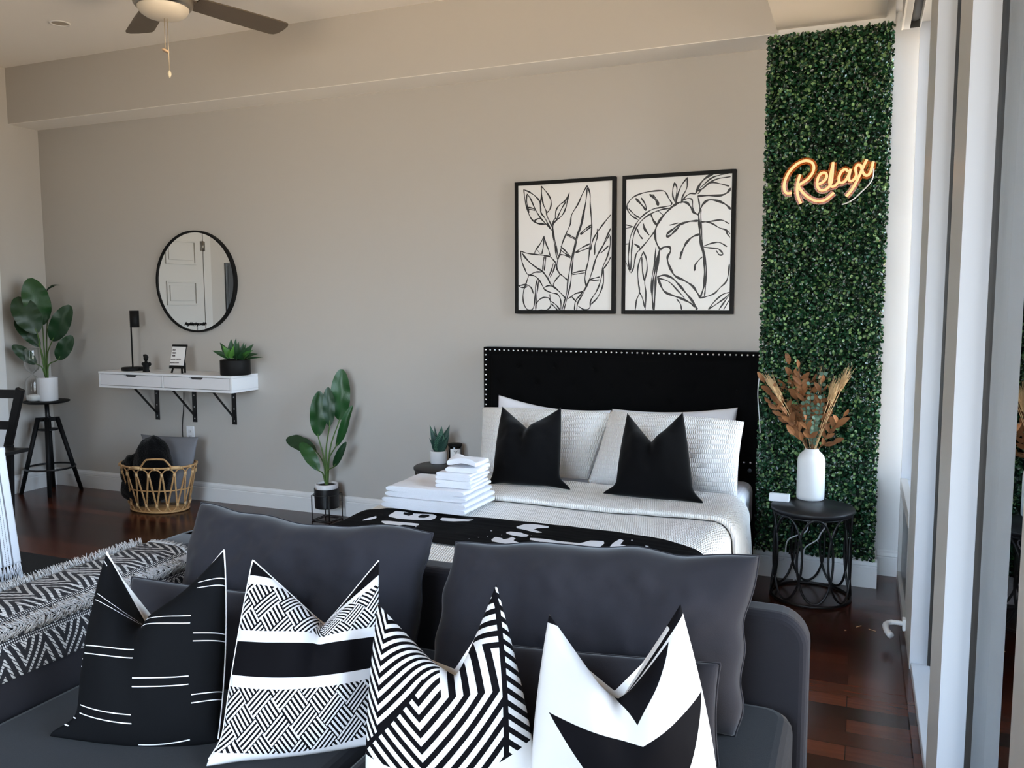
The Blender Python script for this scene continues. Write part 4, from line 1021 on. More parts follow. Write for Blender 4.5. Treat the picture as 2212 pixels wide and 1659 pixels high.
# ------------------------------------------------------------------ leafy wall panel on the column
def leaf_cloud(name, n, mats, weights, parent, seed=1):
    rg = np.random.default_rng(seed)
    x0, x1, z0, z1 = -.476, .100, .150, 2.754
    x = rg.uniform(x0, x1, n); z = rg.uniform(z0, z1, n); dep = rg.beta(2.2, 1.3, n)*.060
    # a few seams where the square panels meet, and thin spots
    seam = np.min(np.abs(z[:, None]-np.array([.65, 1.17, 1.69, 2.21])[None, :]), axis=1)
    keep = (seam > .012) | (rg.random(n) < .55)
    x, z, dep = x[keep], z[keep], dep[keep]; n = len(x)
    y = 4.541-dep
    L = rg.uniform(.012, .0195, n); Wd = L*rg.uniform(.38, .48, n)
    # facing mostly out of the wall with a wide scatter
    th = rg.normal(0, .75, n); ph = rg.normal(.25, .65, n)
    N = np.stack([np.sin(th)*np.cos(ph), -np.cos(th)*np.cos(ph), np.sin(ph)], 1)
    a = rg.uniform(0, 2*np.pi, n); ref = np.stack([np.cos(a), np.zeros(n), np.sin(a)], 1)
    T = ref-N*np.sum(ref*N, 1, keepdims=True); T /= np.linalg.norm(T, axis=1, keepdims=True); S = np.cross(T, N)
    c = np.stack([x, y, z], 1)
    Lc, Wc = L[:, None], Wd[:, None]
    f = Wc*.35
    V = np.stack([c-T*Lc*.5, c-T*Lc*.18+S*Wc+N*f, c+T*Lc*.25+S*Wc*.92+N*f, c+T*Lc*.5-N*Lc*.08, c+T*Lc*.25-S*Wc*.92+N*f, c-T*Lc*.18-S*Wc+N*f], 1).reshape(-1, 3)
    V[:, 1] = np.minimum(V[:, 1], 4.5435)
    q = np.arange(n)[:, None]*6
    Fq = np.concatenate([q+np.array([[0, 1, 2, 3]]), q+np.array([[0, 3, 4, 5]])], 1).reshape(-1)
    me = bpy.data.meshes.new(name); me.vertices.add(len(V)); me.vertices.foreach_set('co', V.astype(np.float32).ravel())
    me.loops.add(len(Fq)); me.loops.foreach_set('vertex_index', Fq.astype(np.int32))
    nf = n*2; me.polygons.add(nf); me.polygons.foreach_set('loop_start', np.arange(nf, dtype=np.int32)*4); 
    mi = rg.choice(len(mats), n, p=weights)
    tipy = (dep > .044) & (rg.random(n) < .16); mi[tipy] = 3
    for m in mats: me.materials.append(m)
    me.polygons.foreach_set('material_index', np.repeat(mi, 2).astype(np.int32))
    me.update(calc_edges=True); me.validate()
    o = bpy.data.objects.new(name, me); COL.objects.link(o); o.parent = parent; rebase(o); return o
gp = thing('hedge_panel', 'tall strip of artificial boxwood leaves covering the column beside the window', 'greenery', (-.187, YS, .15))
lg = [mat('boxwood_dark', '#10291a', .26, spec=.55), mat('boxwood_mid', '#1c4226', .25, spec=.6), mat('boxwood_blue', '#28523a', .24, spec=.6), mat('boxwood_tip', '#6f9058', .38, spec=.5)]
MB().box(-.462, .088, 4.5375, 4.5445, .16, 2.745).build('mesh_backing', mat('hedge_backing', '#0c160d', .9), gp)
leaf_cloud('foliage', 38000, lg, [.38, .36, .22, .04], gp)

# ---- neon word
m_neon = mat('neon_warm_white', '#3a2a18', .4, emit=('#ffc588', NEON))
m_acry = bpy.data.materials.new('glow_tinted_acrylic'); m_acry.use_nodes = True; nt = m_acry.node_tree; nt.nodes.clear()
_o = nt.nodes.new('ShaderNodeOutputMaterial'); _m = nt.nodes.new('ShaderNodeMixShader'); _t = nt.nodes.new('ShaderNodeBsdfTransparent'); _g = nt.nodes.new('ShaderNodeBsdfGlossy'); _f = nt.nodes.new('ShaderNodeFresnel')
_g.inputs['Roughness'].default_value = .05; _f.inputs[0].default_value = 1.4; _t.inputs[0].default_value = (.93, .9, .86, 1)
nt.links.new(_f.outputs[0], _m.inputs[0]); nt.links.new(_t.outputs[0], _m.inputs[1]); nt.links.new(_g.outputs[0], _m.inputs[2])
_d = nt.nodes.new('ShaderNodeBsdfDiffuse'); _d.inputs[0].default_value = lin('#ff8a3a'); _n = nt.nodes.new('ShaderNodeMixShader'); _n.inputs[0].default_value = .3  # orange diffuse puts the glow of the tubes into the acrylic colour
nt.links.new(_m.outputs[0], _n.inputs[1]); nt.links.new(_d.outputs[0], _n.inputs[2]); nt.links.new(_n.outputs[0], _o.inputs[0])
NY = 4.461
def N8(s): return smooth_path([P(1620+float(a.split(',')[0])/3.3176, float(a.split(',')[1])/3.3176, Y=NY) for a in s.split()], 7)
WORD = ["298,1384 262,1384 246,1355 250,1300 282,1232 335,1178 395,1152 440,1162 458,1195 448,1240 412,1285 365,1318 350,1335 372,1372 415,1412 475,1440 540,1432 602,1380",
        "360,1250 345,1300 338,1350 343,1405 365,1458", "492,1322 528,1300 550,1268 540,1240 508,1246 484,1288 484,1338 512,1364 552,1352 582,1310 592,1240 596,1162", "594,1180 578,1250 570,1305 582,1336 610,1330 638,1300",
        "704,1228 682,1214 652,1236 636,1280 646,1310 678,1300 704,1262 722,1212", "722,1212 710,1262 712,1294 738,1292 762,1256 756,1210 770,1184 792,1186 802,1212 812,1240 836,1258 860,1240 874,1200 884,1158", "838,1142 812,1196 774,1280 732,1356 690,1408"]
ns = thing('neon_sign', 'warm white neon sign reading Relax on the boxwood panel', 'sign', P(1790, 395, Y=NY))
for i, s in enumerate(WORD):
    pts = N8(s)
    MB().tube(pts, .0064, 10).build('neon_tube', m_neon, ns)
b = MB()
for s in WORD:
    pts = [p+Vector((0, .009, 0)) for p in N8(s)]; N = len(pts); L = []
    for i, p in enumerate(pts):
        t = (pts[min(i+1, N-1)]-pts[max(i-1, 0)]).normalized(); nn = Vector((-t.z, 0, t.x))*.016
        L += [p+nn, p-nn]
    b.add(L, [(2*i, 2*i+1, 2*i+3, 2*i+2) for i in range(N-1)])
b.build('acrylic_backing', m_acry, ns, recalc=False)
m_wcord = mat('white_cable', '#d6d7da', .5)
MB().tube(N8("886,1205 884,1250 872,1292 840,1335 795,1378 745,1425 700,1452 658,1466"), .0032, 8).build('power_lead', m_wcord, ns)
tag(MB().tube(smooth_path([P(1641, 806, Y=4.478), P(1637, 850, Y=4.478), P(1640, 900, Y=4.478), P(1642, 935, Y=4.478)], 6), .0025, 8).build('loose_cable', m_wcord), 'thin white cable showing at the edge of the boxwood panel by the headboard', 'cable')

# ------------------------------------------------------------------ round wire side tables
m_tt = mat('black_table_top', '#17171b', .45)
def side_table(cx, cy, rot, label):
    t = thing('side_table', label, 'table', (cx, cy, 0), 'black wire side tables by the bed')
    R_, TH = .196, .45
    MB().lathe([(0, TH-.026), (R_-.012, TH-.026), (R_-.002, TH-.016), (R_, TH-.004), (R_-.003, TH), (0, TH)], (cx, cy, 0), 56).build('table_top', m_tt, t)
    rb = .186
    ringp = [(cx+rb*math.cos(2*pi*k/60), cy+rb*math.sin(2*pi*k/60), .007) for k in range(60)]
    MB().tube(ringp, .0065, 8, closed=True).build('base_ring', m_blackmetal, t)
    ringp = [(cx+(rb-.012)*math.cos(2*pi*k/60), cy+(rb-.012)*math.sin(2*pi*k/60), TH-.032) for k in range(60)]
    MB().tube(ringp, .0055, 8, closed=True).build('top_ring', m_blackmetal, t)
    n = 8
    for k in range(n):
        a0 = rot+2*pi*k/n; pts = []
        for j in range(40):
            q = 2*pi*j/40; da = .46*math.sin(q); z = .222+.203*math.cos(q); r = rb-.006*(z/.44)
            pts.append((cx+r*math.cos(a0+da), cy+r*math.sin(a0+da), z))
        MB().tube(pts, .0058, 8, closed=True).build('wire_oval', m_blackmetal, t)
    return t
side_table(-.187, 4.300, .15, 'round black wire side table holding the white vase, beside the window')
side_table(-2.315, 4.545, .3, 'round black wire side table holding a candle, on the far side of the bed')
TT = .4505

# white charger block and its cables
cb = P(1685, 1083, Z=TT); q = [P(1660, 1082, Z=TT), P(1704, 1086, Z=TT)]
ux = (q[1]-q[0]).normalized(); uy = Vector((-ux.y, ux.x, 0)); o = q[0]; Lh = (q[1]-q[0]).length
b = MB(); tri = [o, o+uy*.062, o+uy*.044+Vector((0, 0, .036)), o+uy*.018+Vector((0, 0, .038))]
b.prism(tri, ux*Lh); cbk = tag(b.build('charger_block', mat('white_plastic', '#e6e8ec', .3), bevel=.004), 'small white wedge shaped charger block at the front of the vase table', 'charger')
def cable(name, pxs, Y, label, r=.0035, mm=None):
    return tag(MB().tube(smooth_path([P(1580+float(a.split(',')[0])/2.764, 740+float(a.split(',')[1])/2.764, Y=Y) for a in pxs.split()], 7), r, 8).build(name, mm or m_wcord), label, 'cable')
cable('white_cable', "448,1040 456,1075 455,1110 440,1132 395,1150 345,1172 328,1205 322,1255 312,1292 285,1298", 4.36, 'white cable looping behind the vase table towards the skirting')
cable('white_cable', "535,1045 565,1085 556,1110 532,1142 518,1172 490,1192 440,1226 425,1290 400,1350 372,1418", 4.40, 'white cable dropping straight under the vase table')

# vase with dried stems
vc = P(1750, 1077, Z=TT); vc.z = TT
va = thing('bottle_vase', 'matt white bottle vase of dried stems on the side table', 'vase', vc)
pxm = (P(1781, 1020, Y=vc.y)-P(1720, 1020, Y=vc.y)).length/2
hz = P(1750, 968, Y=vc.y).z-TT
MB().lathe([(0, 0), (pxm*.93, 0), (pxm*.99, .006), (pxm, .02), (pxm, hz*.72), (pxm*.97, hz*.80), (pxm*.86, hz*.87), (pxm*.66, hz*.925), (pxm*.53, hz*.955), (pxm*.5, hz), (pxm*.44, hz), (pxm*.42, hz*.94), (0, hz*.90)], (vc.x, vc.y, TT), 48).build('vase_body', mat('matt_white_ceramic', '#ecebea', .6), va)
mouth = Vector((vc.x, vc.y, TT+hz-.01))
def leafshape(mb, B, T, hw, n, fold=.25, curl=.05, kind='oblong', nv=10, wavy=0, mi=0, twist=0):
    B, T = Vector(B), Vector(T); ax = T-B; L = ax.length; ax.normalize(); n = Vector(n); n = (n-ax*n.dot(ax)).normalized(); sd = ax.cross(n)
    def f(u, v):
        if kind == 'oblong': w = hw*min(1, (math.sin(pi*min(1, v*.98+.01))**.52)*1.04)
        elif kind == 'round': w = hw*math.sin(pi*(v*.96+.02))**.6
        else: w = hw*(math.sin(pi*v**.62))**1.0*(1-v*.15)+hw*.25*(1-v)
        s = (u-.5)*2; a = twist*(v-.5); s2 = sd*math.cos(a)+n*math.sin(a); n2 = n*math.cos(a)-sd*math.sin(a)
        p = B+ax*L*v+n2*(curl*L*math.sin(pi*v*.8)-curl*L*.9*max(0, v-.6)**1.5)
        fz = abs(s)*fold*w+wavy*w*.12*math.sin(v*17+s*2)*abs(s)
        return p+s2*s*w*math.cos(fold*.6)+n2*fz
    return mb.grid(6, nv, f, mi, True)
def stem_path(a, c, bow, n=8):
    a, c = Vector(a), Vector(c); m_ = (a+c)/2+bow
    return smooth_path([a, a.lerp(m_, .9)+Vector((0, 0, .0)), c], n)
m_rust = mat('rust_leaf', '#8f5f38', .8, mix=('#6e4526', 9, .4, .65)); m_wheat = mat('dried_wheat', '#d8b98c', .8); m_euc = mat('eucalyptus_leaf', '#4f6a58', .6); m_twig = mat('dry_twig', '#6b4a2c', .8)
rnd = random.Random(21)
def C7(cx, cy, dy=0): return P(1580+cx/2.764, 740+cy/2.764, Y=vc.y+dy)
FWD = Vector((.35, -.9, .1))
rust_tips = [(345, 130, .03), (195, 235, -.02), (235, 360, -.03), (300, 205, .05), (400, 150, 0), (470, 180, .04), (330, 430, -.07), (540, 240, -.02), (620, 270, .03), (670, 440, -.05), (375, 550, -.06), (610, 595, -.06), (440, 470, -.09)]
for i, (tx, ty, dy) in enumerate(rust_tips):
    tip = C7(tx, ty, dy); st = thing('dried_stem', 'stem of rust brown leaves in the white vase', 'stem', mouth, 'rust leaved stems in the vase')
    pth = stem_path(mouth+Vector((rnd.uniform(-.015, .015), rnd.uniform(-.015, .015), -.05)), tip, Vector((0, 0, .03)))
    MB().tube(pth, .0018, 5).build('twig', m_twig, st)
    b = MB(); N = len(pth)
    nl = max(2, int((tip-mouth).length/.046))
    for k in range(nl):
        q = pth[int((N-1)*(1-k/nl*.66))]; d = (tip-mouth).normalized()
        for sg in ((1, -1) if k else (0,)):
            dv = (d*.75+Vector((rnd.uniform(.35, .85)*sg, rnd.uniform(-.6, .3), rnd.uniform(-.15, .25)))).normalized(); l = rnd.uniform(.046, .068)
            leafshape(b, q, q+dv*l, l*rnd.uniform(.18, .25), FWD+Vector((rnd.uniform(-.8, .8), 0, rnd.uniform(-.5, .8))), .3, .08, 'round', 6)
    b.build('leaves', m_rust, st)
wheat = [(205, 195, -.04), (240, 215, -.02), (690, 165, .0), (655, 200, .03), (560, 135, .05), (590, 160, .06), (400, 120, .06), (620, 225, -.03), (230, 240, -.05), (705, 175, -.02), (640, 250, -.05), (540, 130, .03), (215, 215, -.06)]
for tx, ty, dy in wheat:
    tip = C7(tx, ty, dy); st = thing('wheat_stem', 'dried beige wheat stem with long awns in the white vase', 'stem', mouth, 'dried wheat stems in the vase')
    pth = stem_path(mouth+Vector((0, 0, -.05)), tip, Vector((0, 0, .02))); MB().tube(pth, .0016, 5).build('straw', m_wheat, st)
    d = (tip-mouth).normalized(); b = MB(); h0 = tip-d*.11
    for k in range(26):
        q = h0+d*(k/26*.06); sv = Vector((rnd.uniform(-1, 1), rnd.uniform(-1, 1), rnd.uniform(-1, 1))); sv = (sv-d*sv.dot(d)).normalized()
        leafshape(b, q, q+(d+sv*.35).normalized()*.02, .0055, sv, .3, .1, 'round', 3)
        b.tube([q+sv*.003, q+(d+sv*.22).normalized()*rnd.uniform(.05, .09)], [.0011, .0006], 3)
    b.build('wheat_head', m_wheat, st)
for tx, ty, dy in ((470, 250, -.06), (550, 190, .0), (540, 330, -.06), (500, 455, -.09), (440, 360, -.04)):
    tip = C7(tx, ty, dy); st = thing('eucalyptus_stem', 'grey green eucalyptus sprig in the white vase', 'stem', mouth, 'eucalyptus sprigs in the vase')
    pth = stem_path(mouth+Vector((0, 0, -.05)), tip, Vector((0, 0, .02))); MB().tube(pth, .0016, 5).build('twig', m_twig, st); b = MB(); N = len(pth)
    for k in range(9):
        q = pth[int((N-1)*(1-k*.075))]
        for sg in (1, -1):
            dv = Vector((sg*.8, rnd.uniform(-.7, .2), rnd.uniform(-.1, .6))).normalized(); leafshape(b, q, q+dv*.021, .010, FWD+Vector((0, 0, rnd.uniform(-.6, 1))), .15, .05, 'round', 5)
    b.build('leaves', m_euc, st)

# ------------------------------------------------------------------ potted plants
m_leaf = mat('banana_leaf', '#1d4a20', .38, spec=.5, bump=(30, .12, (1, 8, 1))); m_leafd = mat('banana_leaf_dark', '#16381c', .42, spec=.5); m_leafl = mat('banana_leaf_light', '#3c7a35', .4, spec=.5)
m_stalk = mat('leaf_stalk', '#55733a', .5); m_soil = mat('dark_soil', '#1d1713', .95); m_wpot = mat('white_ceramic', '#e9e9ec', .3)
def banana(root, leaves, zc, base, YC):
    """leaves: (base, tip, half width, depth, kind, fold) in a zoom window zc=(ox, oy, scale)"""
    ox, oy, sc = zc
    def G(p, dy): return P(ox+p[0]/sc, oy+p[1]/sc, Y=YC+dy)
    for B_, T_, hw, dy0, dy1, mm, fold, twist in leaves:
        B3, T3 = G(B_, dy0), G(T_, dy1); view = (Vector((0, 0, CAMH))-B3).normalized()
        h = hw/sc/FPX*(B3-Vector((0, 0, CAMH))).length
        b = MB(); leafshape(b, B3, T3, h, view+Vector((0, 0, .25)), fold, .07, 'oblong', 16, 1, 0, twist)
        lf = b.build('leaf', mm, root)
        pth = smooth_path([base+Vector(((B3.x-base.x)*.06, (B3.y-base.y)*.06, 0)), base.lerp(B3, .5)+Vector(((base.x-B3.x)*.22, 0, .03)), B3, B3.lerp(T3, .25)+view*.002, B3.lerp(T3, .9)+view*.004], 6)
        N = len(pth); MB().tube(pth, [lerp(.0075, .0012, (i/(N-1))**.7) for i in range(N)], 7).build('stalk', m_stalk, lf)
# floor plant in black stand
fc = Vector((-3.262, 4.655, 0)); ZB = P(706, 1103, Y=fc.y-.085).z; zt = P(706, 1052, Y=fc.y).z
fp = thing('potted_plant', 'banana leaf plant in a white pot, standing in a black wire stand on the floor', 'plant', (fc.x, fc.y, ZB+.012))
pz = P(708, 1044.5, Y=fc.y).z
MB().lathe([(0, ZB+.014), (.060, ZB+.014), (.066, ZB+.03), (.0745, pz-.05), (.0765, pz-.006), (.0745, pz), (.069, pz), (.067, pz-.012), (0, pz-.02)], (fc.x, fc.y, 0), 40).build('pot', m_wpot, fp)
MB().lathe([(.067, pz-.012), (.03, pz-.008), (0, pz-.006)], (fc.x, fc.y, 0), 24).build('soil', m_soil, fp)
base = Vector((fc.x, fc.y, pz-.012))
banana(fp, [((632, 600), (655, 82), 96, .03, .05, m_leaf, .35, .2), ((412, 766), (425, 308), 84, -.02, .0, m_leaf, .25, -.1), ((530, 664), (515, 268), 60, -.05, -.03, m_leafd, .3, .1), ((392, 925), (98, 795), 72, .02, .05, m_leafd, .2, 0), ((420, 1120), (238, 838), 64, -.08, -.05, m_leaf, .3, .1),
            ((598, 868), (776, 455), 44, -.03, .0, m_leaf, .5, .9), ((574, 1082), (704, 826), 38, -.05, -.05, m_leafd, .4, .2)], (600, 780, 4.74), base, fc.y)
psd = thing('plant_stand', 'black metal plant stand holding the floor plant beside the bed', 'plant stand', (fc.x, fc.y, 0))
hz1 = P(706, 1053.5, Y=fc.y).z
MB().lathe([(0, ZB), (.080, ZB), (.0805, ZB+.01), (.0835, hz1-.004), (.0835, hz1), (.080, hz1), (.0785, ZB+.01), (0, ZB+.008)], (fc.x, fc.y, 0), 44).build('holder', m_blackmetal, psd)
zr = P(706, 1075, Y=fc.y-.09).z
MB().tube([(fc.x+.088*math.cos(2*pi*k/48), fc.y+.088*math.sin(2*pi*k/48), zr) for k in range(48)], .004, 7, closed=True).build('ring', m_blackmetal, psd)
lp_ = [Vector((fc.x+.100*math.cos(a), fc.y+.100*math.sin(a), 0)) for a in (math.radians(222), math.radians(312), math.radians(42), math.radians(132))]
for p in lp_: MB().tube([p+Vector((0, 0, .004)), p+Vector((0, 0, zr)), (fc.x+(p.x-fc.x)*.88, fc.y+(p.y-fc.y)*.88, zr)], .004, 7).build('leg', m_blackmetal, psd)
MB().tube([p+Vector((0, 0, .005)) for p in lp_], .004, 7, closed=True).build('base_frame', m_blackmetal, psd)

# plant on the corner stool
SC_ = Vector((-5.715, 4.555, 0)); SH = P(98, 866, Y=SC_.y-.02).z
stl = thing('bar_stool', 'black swivel stool with four splayed legs, used as a plant stand in the corner', 'stool', (SC_.x, SC_.y, 0))
MB().lathe([(0, SH-.016), (.14, SH-.016), (.160, SH-.008), (.162, SH-.003), (.158, SH), (0, SH)], (SC_.x, SC_.y, 0), 48).build('seat', m_black, stl)
MB().lathe([(.0, SH-.022), (.05, SH-.022), (.05, SH-.016), (0, SH-.016)], (SC_.x, SC_.y, 0), 20).build('seat_plate', m_blackmetal, stl)
zh = P(98, 905, Y=SC_.y).z; zl = P(98, 927, Y=SC_.y).z
MB().tube([(SC_.x, SC_.y, SH-.02), (SC_.x, SC_.y, zl-.01)], .016, 14).build('screw_post', m_blackmetal, stl)
MB().lathe([(0, zl-.005), (.068, zl-.005), (.07, zl), (.068, zl+.006), (0, zl+.006)], (SC_.x, SC_.y, 0), 36).build('lower_plate', m_blackmetal, stl)
angs = [math.radians(a) for a in (227, 317, 47, 137)]
for a in angs:
    d = Vector((math.cos(a), math.sin(a), 0))
    MB().tube([Vector((SC_.x, SC_.y, zh))+d*.064+Vector((0, 0, .012)), Vector((SC_.x, SC_.y, 0))+d*.205], [.0175, .0145], 14).build('leg', m_black, stl)
b = MB()
for a in angs: b.bar((SC_.x, SC_.y, zh), (SC_.x+.07*math.cos(a), SC_.y+.07*math.sin(a), zh), .03, .018, (0, 0, 1))
b.build('hub', m_black, stl)
zf = P(98, 1020, Y=SC_.y-.16).z
MB().tube([(SC_.x+.172*math.cos(2*pi*k/56), SC_.y+.172*math.sin(2*pi*k/56), zf) for k in range(56)], .0075, 8, closed=True).build('foot_ring', m_blackmetal, stl)
pc = P(104, 864, Y=SC_.y+.01); pc.z = SH
wp = thing('potted_plant', 'banana leaf plant in a white pot, standing on the black stool in the corner', 'plant', pc)
ph = P(104, 815, Y=pc.y).z-SH
MB().lathe([(0, 0), (.068, 0), (.070, .004), (.074, ph-.004), (.074, ph), (.069, ph), (.068, ph-.014), (0, ph-.02)], pc, 44).build('pot', m_wpot, wp)
MB().lathe([(.068, ph-.014), (0, ph-.006)], pc, 24).build('soil', m_soil, wp)
banana(wp, [((410, 640), (255, 64), 130, -.03, -.07, m_leaf, .2, .1), ((345, 742), (84, 302), 128, -.09, -.15, m_leafd, .2, 0), ((470, 556), (452, 250), 48, .02, .03, m_leafd, .5, .3), ((530, 836), (756, 396), 100, -.02, .04, m_leafd, .3, .2), ((600, 1070), (776, 770), 78, -.03, .02, m_leafd, .25, 0),
            ((376, 908), (70, 582), 70, -.04, -.13, m_leafd, .3, 0), ((330, 1122), (38, 892), 64, -.06, -.18, m_leafd, .25, 0)], (20, 590, 5.72), Vector((pc.x, pc.y, SH+ph-.01)), pc.y)
b = MB(); c0 = [P(20+x/5.72, 590+y/5.72, Y=pc.y+.06) for x, y in ((452, 270), (490, 195), (570, 172), (640, 152))]
leafshape(b, c0[0], c0[2], .014, (0, -1, .8), .6, .15, 'oblong', 8); leafshape(b, c0[1], c0[3], .011, (0, -1, .8), .7, .1, 'lance', 8)
b.build('curled_leaf', m_leafd, wp)
# hourglass
hc = P(73, 862, Y=SC_.y-.075); hc.z = SH
hg_ = thing('hourglass', 'clear glass hourglass with white sand beside the plant on the stool', 'hourglass', hc)
mm = bpy.data.materials.new('thin_clear_glass'); mm.use_nodes = True; nt = mm.node_tree; nt.nodes.clear()
_o = nt.nodes.new('ShaderNodeOutputMaterial'); _m = nt.nodes.new('ShaderNodeMixShader'); _t = nt.nodes.new('ShaderNodeBsdfTransparent'); _g = nt.nodes.new('ShaderNodeBsdfGlossy'); _l = nt.nodes.new('ShaderNodeLayerWeight')
_g.inputs['Roughness'].default_value = .04; _l.inputs[0].default_value = .35; _t.inputs[0].default_value = (.95, .96, .96, 1)
_k = E(nt, _l.outputs['Facing'])*.75+.05
nt.links.new(_k.so, _m.inputs[0]); nt.links.new(_t.outputs[0], _m.inputs[1]); nt.links.new(_g.outputs[0], _m.inputs[2]); nt.links.new(_m.outputs[0], _o.inputs[0])
HH = P(70, 752, Y=hc.y).z-SH
MB().lathe([(0, .001), (.040, .001), (.050, .012), (.052, .04), (.052, HH*.36), (.044, HH*.43), (.016, HH*.49), (.008, HH*.515), (.016, HH*.54), (.046, HH*.60), (.054, HH*.68), (.055, HH*.96), (.050, HH), (0, HH)], hc, 40).build('glass_body', mm, hg_)
MB().lathe([(0, .003), (.038, .003), (.0485, .013), (.0495, .045), (.03, .052), (0, .056)], hc, 36).build('sand', mat('white_sand', '#f0efec', .9), hg_)
# agave on the shelf
ac = P(509, 809, Y=4.635); ac.z = sz1
ag = thing('potted_succulent', 'broad leaved green succulent in a black pot at the right end of the shelf', 'plant', ac)
ar = 385/12.76/FPX*(Vector((ac.x, ac.y, CAMH-.3))-Vector((0, 0, CAMH))).length; ah = P(509, 777, Y=ac.y).z-sz1
MB().lathe([(0, 0), (ar*.97, 0), (ar, .004), (ar, ah-.003), (ar*.98, ah), (ar*.93, ah), (ar*.92, ah-.012), (0, ah-.014)], ac, 44).build('pot', m_black, ag)
MB().lathe([(ar*.92, ah-.012), (0, ah-.006)], ac, 24).build('soil', m_soil, ag)
m_ag = mat('succulent_green', '#1e4423', .5); m_agl = mat('succulent_light', '#5a8f3d', .5, mix=('#2f6a2c', 6, .4, .6))
def G4(x, y, dy): return P(450+x/12.76, 720+y/12.76, Y=ac.y+dy)
for bx, by, tx, ty, hw, dy, mq in ((600, 700, 100, 485, 62, -.05, m_ag), (590, 700, 320, 258, 70, .03, m_ag), (610, 690, 388, 338, 70, -.03, m_agl), (640, 690, 625, 152, 85, .02, m_ag), (700, 690, 765, 128, 60, .05, m_ag), (740, 700, 840, 225, 90, .0, m_ag), (640, 690, 700, 330, 55, -.05, m_agl), (560, 650, 590, 420, 45, -.06, m_agl),
        (860, 690, 985, 240, 50, .05, m_ag), (880, 690, 1052, 264, 45, .06, m_ag), (900, 690, 1042, 400, 55, .0, m_ag), (960, 690, 1262, 280, 75, .03, m_ag), (950, 690, 1250, 460, 60, -.02, m_agl), (980, 700, 1385, 572, 62, -.03, m_ag), (1060, 715, 1525, 672, 26, .02, m_ag), (900, 720, 930, 500, 70, -.06, m_ag), (760, 720, 800, 560, 60, -.06, m_ag)):
    B3, T3 = G4(bx, by, dy*.4), G4(tx, ty, dy); h = hw*1.25/12.76/FPX*5.9
    B3.z = max(B3.z, sz1+ah-.01); view = (Vector((0, 0, CAMH))-B3).normalized(); b = MB()
    leafshape(b, B3, T3, h, view+Vector((0, 0, .5)), .5, .06, 'lance', 10); b.build('leaf', mq, ag)

# left bedside: snake plant and candle
sc5 = (900, 900, 11.85)
sp_ = P(900+568/11.85, 900+1185/11.85, Z=TT); 
def G5(x, y, dy=0): return P(900+x/11.85, 900+y/11.85, Y=sp_.y+dy)
snk = thing('potted_snake_plant', 'small snake plant in a round white pot on the bedside table', 'plant', sp_)
rr = (G5(765, 1000)-G5(370, 1000)).length/2; hh = G5(565, 868).z-TT
MB().lathe([(0, 0), (rr*.94, 0), (rr, .006), (rr, hh-.004), (rr*.98, hh), (rr*.88, hh), (rr*.86, hh-.012), (0, hh-.014)], sp_, 40).build('pot', m_wpot, snk)
MB().lathe([(rr*.86, hh-.012), (0, hh-.006)], sp_, 24).build('soil', m_soil, snk)
def bandsnake(u, v): return (((v*17+(u*5).fract()*.8).fract()-.5).abs()*2).gt(.55)
m_snk = mat('snake_leaf', '#23483a', .5, pattern=('#55806a', bandsnake)); m_snkd = mat('snake_leaf_dark', '#1a3530', .5, pattern=('#33584c', bandsnake))
for bx, by, tx, ty, hw, dy, mq in ((540, 880, 332, 205, 58, .02, m_snk), (560, 870, 452, 236, 34, .035, m_snkd), (580, 870, 645, 242, 92, .0, m_snk), (620, 870, 852, 210, 78, .02, m_snkd), (600, 870, 842, 455, 60, -.01, m_snkd), (550, 880, 366, 360, 72, -.02, m_snkd), (530, 880, 316, 545, 34, .0, m_snkd)):
    B3, T3 = G5(bx, by), G5(tx, ty, dy); B3.x = lerp(B3.x, sp_.x, .4); B3.z = TT+hh-.012; view = (Vector((0, 0, CAMH))-B3).normalized(); b = MB()
    leafshape(b, B3, T3, hw*1.45/11.85/FPX*5.2, view+Vector((0, 0, .2)), .4, .05, 'lance', 12); b.build('leaf', mq, snk)
cc = P(900+990/11.85, 900+1160/11.85, Z=TT)
if (Vector((cc.x+2.315, cc.y-4.545))).length > .15: cc = Vector((cc.x, min(cc.y, 4.66), TT))
def G6(x, y): return P(900+x/11.85, 900+y/11.85, Y=cc.y)
cd_ = thing('candle_jar', 'black lidded candle jar with a white cocktail glass label on the bedside table', 'candle', cc)
cr_r = (G6(1150, 900)-G6(825, 900)).length/2*.97; chh = G6(985, 745).z-TT; cl = G6(985, 690).z-TT
MB().lathe([(0, 0), (cr_r*.94, 0), (cr_r, .005), (cr_r, chh-.003), (cr_r*.96, chh), (0, chh)], cc, 40).build('jar', mat('black_glass_jar', '#0b0b0c', .2), cd_)
MB().lathe([(0, chh+.0005), (cr_r*1.05, chh+.0005), (cr_r*1.07, chh+.003), (cr_r*1.07, cl-.003), (cr_r*1.04, cl), (0, cl)], cc, 40).build('lid', m_black, cd_)
vd = math.atan2(-cc.y, -cc.x); za, zb_ = G6(1010, 1070).z, G6(1010, 800).z
def lab(u, v, off=.0006): a = vd+.04+lerp(-.80, .80, u); return Vector((cc.x+(cr_r+off)*math.cos(a), cc.y+(cr_r+off)*math.sin(a), lerp(za, zb_, v)))
lbo = MB().grid(20, 4, lambda u, v: lab(u, v)).build('label', m_paper, cd_)
b = MB()
